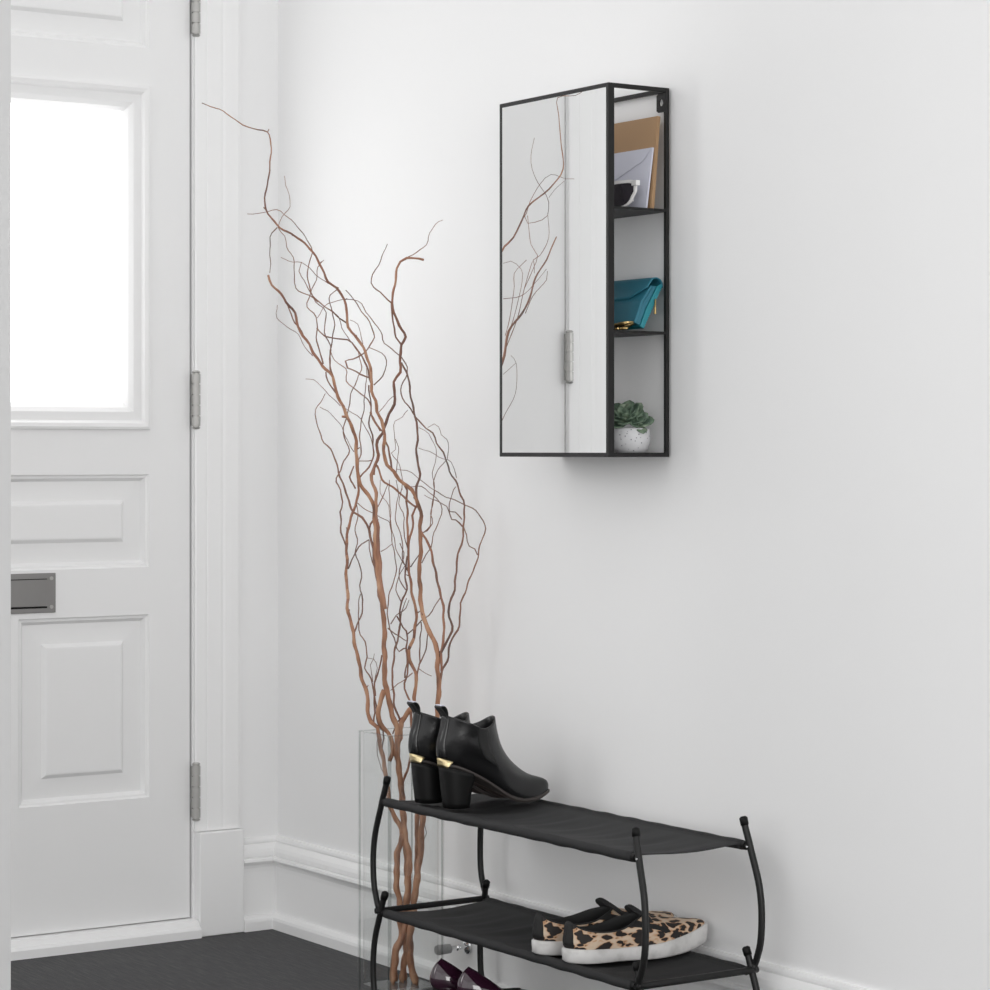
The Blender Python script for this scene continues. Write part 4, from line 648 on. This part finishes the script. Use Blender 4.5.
for zi,z in enumerate(ZS):
    # side rods in sewn sleeves
    for y in (Y0,Y1):
        MB(ro).tube([(X0-.004,y,z),(X1+.004,y,z)],RR*.85,12).obj('cross_rod',m_rod,rk,smooth=True)
        for x,s in ((X0,-1),(X1,1)):
            MB(ro).cyl((x-s*.016,y,z),(x-s*.004,y,z),.0066,14).obj('rod_socket',m_heel,rk,smooth=False)
            MB(ro).cyl((x+s*.004,y-.0052,z),(x+s*.004,y-.0068,z),.0017,10).obj('bolt',m_chrome,rk)
    nx,ny=110,22;vs=[];fs=[];xa,xb=X0+.010,X1-.012
    for s_ in (1,-1):
        for i in range(nx+1):
            for j in range(ny+1):
                u=i/nx;v=j/ny;x=xa+(xb-xa)*u;y=lerp(Y0,Y1,v)
                e=(4*v*(1-v))**2
                # sleeve bulge near the rods
                dv=min(v,1-v)*(Y1-Y0)
                sl=math.sqrt(max(0,.0070**2-min(dv,.007)**2)) if dv<.007 else 0
                sag=-.0030*math.sin(PI*v)**1*(1-.3*math.cos(2*PI*u))
                rip=e*(.0011*math.sin(x*95+v*2.2+zi)+.0009*math.sin(x*61-v*3+1.3)+.0006*math.sin(x*170+v*5))
                x+= (.004*math.sin(PI*v)*(-1 if u>.5 else 1))*abs(2*u-1)**6
                top=.0032*(1-e)+sag+rip*.85 if dv>=.007 else 0
                zz=z+(max(sl,top*(dv/.007)) if dv<.007 else top)
                if s_==-1: zz=z+(-sl if dv<.007 and sl>.0015 else top-.0012)
                if dv<1e-6: y+= -0.007*0
                vs.append((x,y,zz))
    # outer wrap of the sleeve: push edge points out round the rod
    m1=ny+1;N=(nx+1)*m1
    for i in range(nx):
        for j in range(ny):
            a_=i*m1+j;fs.append((a_,a_+m1,a_+m1+1,a_+1));a2=N+a_;fs.append((a2,a2+1,a2+m1+1,a2+m1))
    for j in range(ny):
        for i in (0,nx): a_=i*m1+j;fs.append((a_,a_+1,N+a_+1,N+a_))
    sh=MB(ro).add(vs,fs).obj('shelf',m_fab,rk,smooth=True)
    for y in (Y0,Y1):
        P=[(lerp(xa,xb,k/60),y,z+.0004*math.sin(k*1.1)) for k in range(61)]
        MB(ro).tube(P,[.0074+.0003*math.sin(k*.9) for k in range(61)],14).obj('sleeve_seam',m_fab,sh,smooth=True)
# ------------------------------------------------------------------ shoes
SS=[0,.12,.35,.6,.82,1]
def ring_pts(r,N=48):
    """r=(xB,xF,z6,w6,p) -> closed ring; local x = length (heel->toe), y = side, z = up"""
    xB,xF,z,w,p=r;out=[]
    for k in range(N):
        th=2*PI*k/N;s=(1-math.cos(th))/2;sd=1 if th<PI else -1
        if k==0 or k==N//2: sd=0
        W_=interp(SS,w,s);y=sd*W_*(max(0,1-(2*s-1)**2))**p
        out.append(V((xB+(xF-xB)*s,y,interp(SS,z,s))))
    return out
def blend(a,b,t):
    return (lerp(a[0],b[0],t),lerp(a[1],b[1],t),[lerp(x,y,t) for x,y in zip(a[2],b[2])],[lerp(x,y,t) for x,y in zip(a[3],b[3])],lerp(a[4],b[4],t))
def loft(rings,N=48,capb=False,capt=False,curve=None):
    vs=[];fs=[]
    for r in rings: vs+=ring_pts(r,N)
    m=len(rings)
    if curve: vs=[V((v.x,v.y+curve(v.x),v.z)) for v in vs]
    for i in range(m-1):
        for k in range(N): fs.append((i*N+k,i*N+(k+1)%N,(i+1)*N+(k+1)%N,(i+1)*N+k))
    if capb: fs.append(tuple(range(N))[::-1])
    if capt: fs.append(tuple((m-1)*N+k for k in range(N)))
    return vs,fs
def dense(rings,m=3):
    out=[]
    for i in range(len(rings)-1):
        for k in range(m):
            t=k/m
            a=rings[max(0,i-1)];b=rings[i];c=rings[i+1];d=rings[min(len(rings)-1,i+2)]
            def h(p0,p1,p2,p3): return .5*((2*p1)+(p2-p0)*t+(2*p0-5*p1+4*p2-p3)*t*t+(3*p1-p0-3*p2+p3)*t**3)
            out.append((h(a[0],b[0],c[0],d[0]),h(a[1],b[1],c[1],d[1]),[h(*q) for q in zip(a[2],b[2],c[2],d[2])],[h(*q) for q in zip(a[3],b[3],c[3],d[3])],h(a[4],b[4],c[4],d[4])))
    out.append(rings[-1]);return out
def off(r,dx,dz,dw): return (r[0]+dx,r[1]-dx,[z+dz for z in r[2]],[max(.002,w+dw) for w in r[3]],r[4])
def patch(rings,curve,r0,r1,s0,s1,side,o,nr=10,ns=8):
    """a thin patch lying on the lofted skin; r0..r1 ring index, s0..s1 along the length, side +-1 (0: wraps round the heel)"""
    vs=[]
    for lay in (o,o-.0018):
        for i in range(nr+1):
            q=lerp(r0,r1,i/nr);k=min(int(q),len(rings)-2);R=blend(rings[k],rings[k+1],q-k)
            for j in range(ns+1):
                if side==0: th=lerp(-s1,s1,j/ns)
                else:
                    s=lerp(lerp(*s0,i/nr) if isinstance(s0,tuple) else s0,lerp(*s1,i/nr) if isinstance(s1,tuple) else s1,j/ns);th=side*math.acos(1-2*s)
                s=(1-math.cos(th))/2;W_=interp(SS,R[3],s);c=(R[0]+R[1])/2
                y=math.copysign(1,th)*W_*(max(0,1-(2*s-1)**2))**R[4] if abs(th)>1e-6 else 0
                x=R[0]+(R[1]-R[0])*s;nv=V((-math.cos(th)*.8,math.sin(th),0)).normalized()
                p=V((x,y,interp(SS,R[2],s)))+nv*lay
                if curve:p.y+=curve(p.x)
                vs.append(p)
    m1=ns+1;N=(nr+1)*m1;fs=[]
    for i in range(nr):
        for j in range(ns): a=i*m1+j;fs+=[(a,a+1,a+m1+1,a+m1),(N+a,N+a+m1,N+a+m1+1,N+a+1)]
    for j in range(ns):
        for i in (0,nr): a=i*m1+j;fs.append((a,a+1,N+a+1,N+a))
    for i in range(nr):
        for j in (0,ns): a=i*m1+j;fs.append((a,a+m1,N+a+m1,N+a))
    return vs,fs
def boot(loc,rz,side,label):
    o=thing('ankle_boot',label,'boot',loc,'black ankle boots',rz);o.scale=(.945,.97,.99)
    cv=lambda x:side*.006*math.sin(max(0,x-.06)/.16*2.2)
    p=.42
    SZ=[.069,.064,.041,.008,.0035,.013]
    s0=(.004,.2190,SZ,[.024,.025,.024,.034,.031,.020],p)
    s1=off(s0,0,.0055,.0005)
    r=[off(s0,.0015,.0055,-.0005),
       (-.0005,.2170,[.080,.076,.056,.024,.021,.029],[.027,.028,.028,.035,.031,.020],p),
       (-.003,.2080,[.090,.088,.076,.046,.036,.037],[.029,.031,.031,.034,.029,.018],p),
       (-.003,.1740,[.102,.100,.090,.070,.054,.048],[.030,.032,.033,.033,.028,.020],.45),
       (-.001,.1430,[.114,.112,.104,.092,.078,.070],[.031,.033,.034,.033,.029,.024],.48),
       (.003,.1240,[.126,.123,.118,.109,.100,.094],[.031,.034,.034,.033,.030,.027],.5),
       (.006,.1140,[.139,.135,.130,.122,.118,.121],[.032,.034,.035,.034,.032,.029],.5),
       (.008,.1090,[.1520,.148,.140,.130,.134,.146],[.032,.035,.036,.035,.033,.030],.5)]
    D=dense(r,4)
    inner=[off(r[-1],.0015,.0006,-.0015),off(r[-1],.0030,-.002,-.003),off(r[-2],.004,-.004,-.004),off(r[-3],.006,-.004,-.006)]
    vs,fs=loft(D+inner,capb=True,capt=True,curve=cv);MB().add(vs,fs).obj('upper',m_leather,o,smooth=True)
    vs,fs=loft([s0,off(s0,-.0012,.0012,.0012),off(s0,-.0015,.0045,.0018),s1],capb=True,capt=True,curve=cv);MB().add(vs,fs).obj('sole',m_sole,o,smooth=True)
    # taupe outsole underside at the waist
    u=off(s0,.003,-.0006,-.003);vs,fs=loft([u,off(u,0,.002,0)],capb=True,capt=True,curve=cv);MB().add(vs,fs).obj('outsole',m_under,o,smooth=False)
    # heel : stacked block
    hr=[(.0120,.0545,[0,0,0,0,0,0],[.0230]*6,.30),(.0070,.0595,[.035,.035,.034,.033,.032,.032],[.0245]*6,.32),(.0030,.0700,[.0700,.0685,.064,.059,.055,.051],[.0262]*6,.36)]
    vs,fs=loft(dense(hr,3),capb=True,capt=True,curve=cv);MB().add(vs,fs).obj('heel',m_heel,o,smooth=True)
    # gold plate round the back of the heel top
    pl=[(.0030,.064,[.0565,.0555,.052,.05,.05,.05],[.0262]*6,.38),(-.0010,.15,[.0680,.0650,.056,.05,.05,.05],[.0275,.0285,.028,.03,.03,.03],.42)]
    vs,fs=patch([ (.0024,.074,[.0685,.0660,.056,.05,.05,.05],[.0265]*6,.38),(-.0010,.2175,[.0830,.0740,.052,.05,.05,.05],[.0278,.029,.028,.037,.033,.020],.42)],cv,0,1,0,.60,0,.0016,3,20)
    MB().add(vs,fs).obj('heel_plate',m_gold,o,smooth=True)
    for sd in (-1,1):
        vs,fs=patch(D,cv,10,27.6,(.40,.50),(.53,.72),sd,.0010,14,6);MB().add(vs,fs).obj('elastic_gore',m_lstrip,o,smooth=True)
    vs,fs=patch(D,cv,5,27.8,0,.42,0,.0011,14,6);MB().add(vs,fs).obj('back_strip',m_leather,o,smooth=True)
    # pull tab loop
    b=MB();P=[(.0095,.146),(.006,.154),(.000,.161),(-.003,.1655),(.000,.1685),(.007,.1665),(.0115,.158),(.012,.146)];vs=[]
    Q=[V((x,0,z)) for x,z in P];Q=cr(Q,3)
    for q in Q:
        for yy in (-.0115,.0115): vs.append(q+V((0,yy,0)))
    for i,q in enumerate(Q):
        tt=(Q[min(i+1,len(Q)-1)]-Q[max(i-1,0)]).normalized();nn=V((tt.z,0,-tt.x))*.0016
        for yy in (-.0115,.0115): vs.append(q+nn+V((0,yy,0)))
    n=len(Q);fs=[]
    for i in range(n-1):
        a=2*i;fs+=[(a,a+1,a+3,a+2),(2*n+a,2*n+a+2,2*n+a+3,2*n+a+1),(a,a+2,2*n+a+2,2*n+a),(a+1,2*n+a+1,2*n+a+3,a+3)]
    fs+=[(0,2*n,2*n+1,1),(2*n-2,2*n-1,4*n-1,4*n-2)]
    b.add(vs,fs).obj('pull_tab',m_lstrip,o,smooth=True)
    MB().box(-.0022,.0045,-.0105,.0105,.1680,.1696).obj('tab_edge',m_paper,o,bevel=.0004)
    return o
SH2=ZS[1]+.0075
boot((.990,-.248,SH2),math.radians(85),1,'black leather heeled ankle boot standing in front, nearer the rack middle')
boot((.913,-.253,SH2),math.radians(85),-1,'black leather heeled ankle boot behind, at the left end of the top shelf')
def slipon(loc,rz,side,label):
    o=thing('slip_on_sneaker',label,'shoe',loc,'leopard slip-on sneakers',rz);o.scale=(1.03,1,1)
    cv=lambda x:side*.008*math.sin(max(0,x-.04)/.2*2.0)
    f0=(.004,.2430,[.003,.001,.001,.000,.004,.012],[.028,.029,.029,.036,.035,.028],.36)
    f1=(.000,.2470,[.006,.003,.003,.002,.008,.016],[.030,.031,.031,.0375,.0370,.030],.36)
    f2=(-.001,.2480,[.023,.021,.0195,.021,.030,.040],[.031,.032,.032,.0375,.0370,.030],.36)
    f3=(.002,.2450,[.025,.023,.0215,.023,.032,.042],[.029,.030,.030,.0355,.0350,.028],.36)
    vs,fs=loft([f0,f1,f2,f3,off(f3,.006,-.003,-.006)],capb=True,capt=True,curve=cv);MB().add(vs,fs).obj('rubber_sole',m_foxing,o,smooth=True)
    r=[off(f3,.0015,-.004,-.0015),
       (.001,.2400,[.035,.032,.030,.033,.040,.045],[.030,.031,.031,.0350,.0345,.028],.40),
       (.002,.2220,[.044,.039,.036,.040,.046,.048],[.030,.030,.030,.034,.033,.027],.42),
       (.003,.1900,[.052,.045,.041,.045,.050,.052],[.030,.029,.029,.033,.031,.026],.45),
       (.004,.1580,[.058,.050,.045,.048,.055,.058],[.029,.028,.028,.032,.030,.026],.47),
       (.006,.1340,[.063,.053,.047,.049,.058,.064],[.028,.027,.027,.031,.030,.026],.5)]
    D=dense(r,4)
    vs,fs=loft(D,curve=cv,capb=True);MB().add(vs,fs).obj('upper',m_leo,o,smooth=True)
    t_=r[-1]
    inner=[off(t_,-.0008,-.0005,.0008),off(t_,-.0006,.0010,.0006),off(t_,.0020,.0012,-.002),off(t_,.0035,-.003,-.0035),off(r[-2],.005,-.010,-.006),(.010,.17,[.028]*6,[.024,.026,.027,.03,.03,.02],.45)]
    vs,fs=loft(inner,capt=True,curve=cv);MB().add(vs,fs).obj('lining',m_inside,o,smooth=True)
    vs,fs=patch(D,cv,2.0,19.9,0,.36,0,.0012,10,6);MB().add(vs,fs).obj('heel_strip',m_lstrip,o,smooth=True)
    for sd in (-1,1):
        vs,fs=patch(D,cv,5,19.9,(.66,.68),(.70,.84),sd,.0008,10,6);g=MB().add(vs,fs).obj('elastic_gore',m_lstrip,o,smooth=True)
    # padded tongue standing up from the vamp
    b=MB();vs=[];ny_,nz_=12,10
    for lay in (0,1):
        for i in range(nz_+1):
            u=i/nz_
            for j in range(ny_+1):
                v=j/ny_*2-1
                w=.026*(1-.15*u)*(1 if u<.7 else math.sqrt(max(0.02,1-((u-.7)/.3)**2*.75)))
                th=(.0030*(1-v*v)+.0018)
                x=.146-.036*u**1.1+.004*v*v;z=.054+.025*u-.013*v*v*(1-.55*u)
                vs.append(V((x-(th if lay else -th),v*w+cv(x),z+(-.0012 if lay else .0012))))
    m1=ny_+1;N=(nz_+1)*m1;fs=[]
    for i in range(nz_):
        for j in range(ny_): a=i*m1+j;fs+=[(a,a+1,a+m1+1,a+m1),(N+a,N+a+m1,N+a+m1+1,N+a+1)]
    for j in range(ny_):
        for i in (0,nz_): a=i*m1+j;fs.append((a,a+1,N+a+1,N+a))
    for i in range(nz_):
        for j in (0,ny_): a=i*m1+j;fs.append((a,a+m1,N+a+m1,N+a))
    b.add(vs,fs).obj('tongue',m_inside,o,smooth=True,subsurf=1)
    return o
SH1=ZS[0]+.0050
slipon((1.361,-.263,SH1),math.radians(84),1,'leopard print slip-on sneaker in front, right one of the pair on the lower shelf')
slipon((1.285,-.265,SH1),math.radians(87),-1,'leopard print slip-on sneaker partly hidden behind its pair, left one')
def pump(loc,rz,side,label):
    o=thing('patent_pump',label,'shoe',loc,'aubergine patent heels',rz)
    cv=lambda x:side*.006*math.sin(max(0,x-.06)/.16*2.2)
    p=.42;SZ=[.060,.057,.040,.008,.0040,.010]
    s0=(.000,.225,SZ,[.026,.027,.024,.037,.033,.016],p)
    r=[off(s0,.001,.004,-.0005),
       (-.005,.2230,[.074,.070,.054,.024,.018,.022],[.031,.032,.029,.037,.032,.016],p),
       (-.004,.2100,[.089,.083,.066,.036,.030,.030],[.032,.032,.029,.034,.030,.018],.45),
       (.003,.1850,[.103,.094,.073,.045,.040,.042],[.028,.028,.026,.031,.028,.020],.50),
       (.013,.1600,[.1125,.101,.076,.052,.048,.050],[.020,.022,.023,.028,.026,.020],.55)]
    D=dense(r,4);t_=r[-1]
    vs,fs=loft(D,capb=True,curve=cv);MB().add(vs,fs).obj('upper',m_patent,o,smooth=True)
    vs,fs=loft([off(t_,-.0004,-.0003,.0004),off(t_,.001,.0008,-.001),off(t_,.0025,-.002,-.0025),(.016,.175,[.076,.072,.054,.026,.022,.025],[.020,.022,.022,.03,.026,.016],.45)],capt=True,curve=cv);MB().add(vs,fs).obj('lining',m_inside,o,smooth=True)
    vs,fs=loft([s0,off(s0,-.001,.002,.001),off(s0,-.001,.0045,.001)],capb=True,capt=True,curve=cv);MB().add(vs,fs).obj('sole',m_heel,o,smooth=True)
    hr=[(.012,.034,[0]*6,[.011]*6,.35),(.010,.038,[.04]*6,[.013]*6,.35),(.002,.056,[.0620,.060,.056,.052,.050,.046],[.0250]*6,.4)]
    vs,fs=loft(dense(hr,4),capb=True,capt=True,curve=cv);MB().add(vs,fs).obj('heel',m_patent,o,smooth=True)
    return o
pump((.932,-.222,.0002),math.radians(80),1,'glossy aubergine patent heel on the floor, left one of the pair')
pump((1.014,-.222,.0002),math.radians(80),-1,'glossy aubergine patent heel on the floor, right one of the pair')
# ------------------------------------------------------------------ door stop
ds=thing('door_stop','chrome door stop with a grey rubber tip sticking out of the baseboard','door stop',(.716,-.0135,.0765))
MB().tube([(0,.0,0),(0,-.003,0),(0,-.0045,0),(0,-.0065,0)],[.0135,.0135,.011,.006],24).obj('mounting_plate',m_chrome,ds,smooth=False)
MB().tube([(0,-.0055,0),(0,-.046,0)],[.0042,.0042],16).tube([(0,-.018,0),(0,-.020,0),(0,-.023,0),(0,-.025,0)],[.0042,.0058,.0058,.0042],16).obj('rod',m_chrome,ds,smooth=False)
MB().tube([(0,-.036,0),(0,-.038,0),(0,-.062,0),(0,-.0655,0)],[.0060,.0082,.0092,.0078],20).obj('rubber_tip',m_rubber,ds,smooth=False)
# ------------------------------------------------------------------ light
w=bpy.data.worlds.new('World');SC.world=w;w.use_nodes=True;w.node_tree.nodes['Background'].inputs[0].default_value=(1,1,1,1);w.node_tree.nodes['Background'].inputs[1].default_value=1.25
def area(name,loc,rot,sx,sy,e,col=(1,1,1)):
    l=bpy.data.lights.new(name,'AREA');l.shape='RECTANGLE';l.size=sx;l.size_y=sy;l.energy=e;l.color=col
    o=bpy.data.objects.new(name,l);COL.objects.link(o);o.location=loc;o.rotation_euler=rot;return o
area('added_side_light',(.03,-2.75,1.65),(0,-PI/2,0),1.3,1.5,24,(1,.995,.985))  # added light throwing the cabinet's shadow rightwards; no window stands here
area('vestibule_fill',(.42,-.75,2.80),(0,0,0),.6,.9,2.0)  # overhead fill added to brighten the door corner, not a real fitting
area('hall_fill',(2.6,-2.3,2.80),(0,0,0),2.2,2.2,6)  # soft fill added above the hall; no ceiling lamp belongs to it
area('far_fill',(7.6,-2.5,1.1),(PI/2,0,math.atan2(.93,.36)),2.4,2.2,86,(1,.995,.985))  # fill added to brighten door and cabinet inside; there is no far window
# ------------------------------------------------------------------ camera
cam=bpy.data.cameras.new('camera');cam.sensor_width=36;cam.lens=2540/990*36;cam.shift_y=-45/990;cam.clip_start=.05
co_=bpy.data.objects.new('camera',cam);COL.objects.link(co_);co_.location=(4.4617,-2.4562,.95);co_.rotation_euler=(PI/2,0,math.atan2(.8317,.5551))
SC.camera=co_
SC.view_settings.view_transform='Standard';SC.view_settings.look='None';SC.view_settings.gamma=1;SC.view_settings.use_curve_mapping=False
SC.view_settings.exposure=0.04
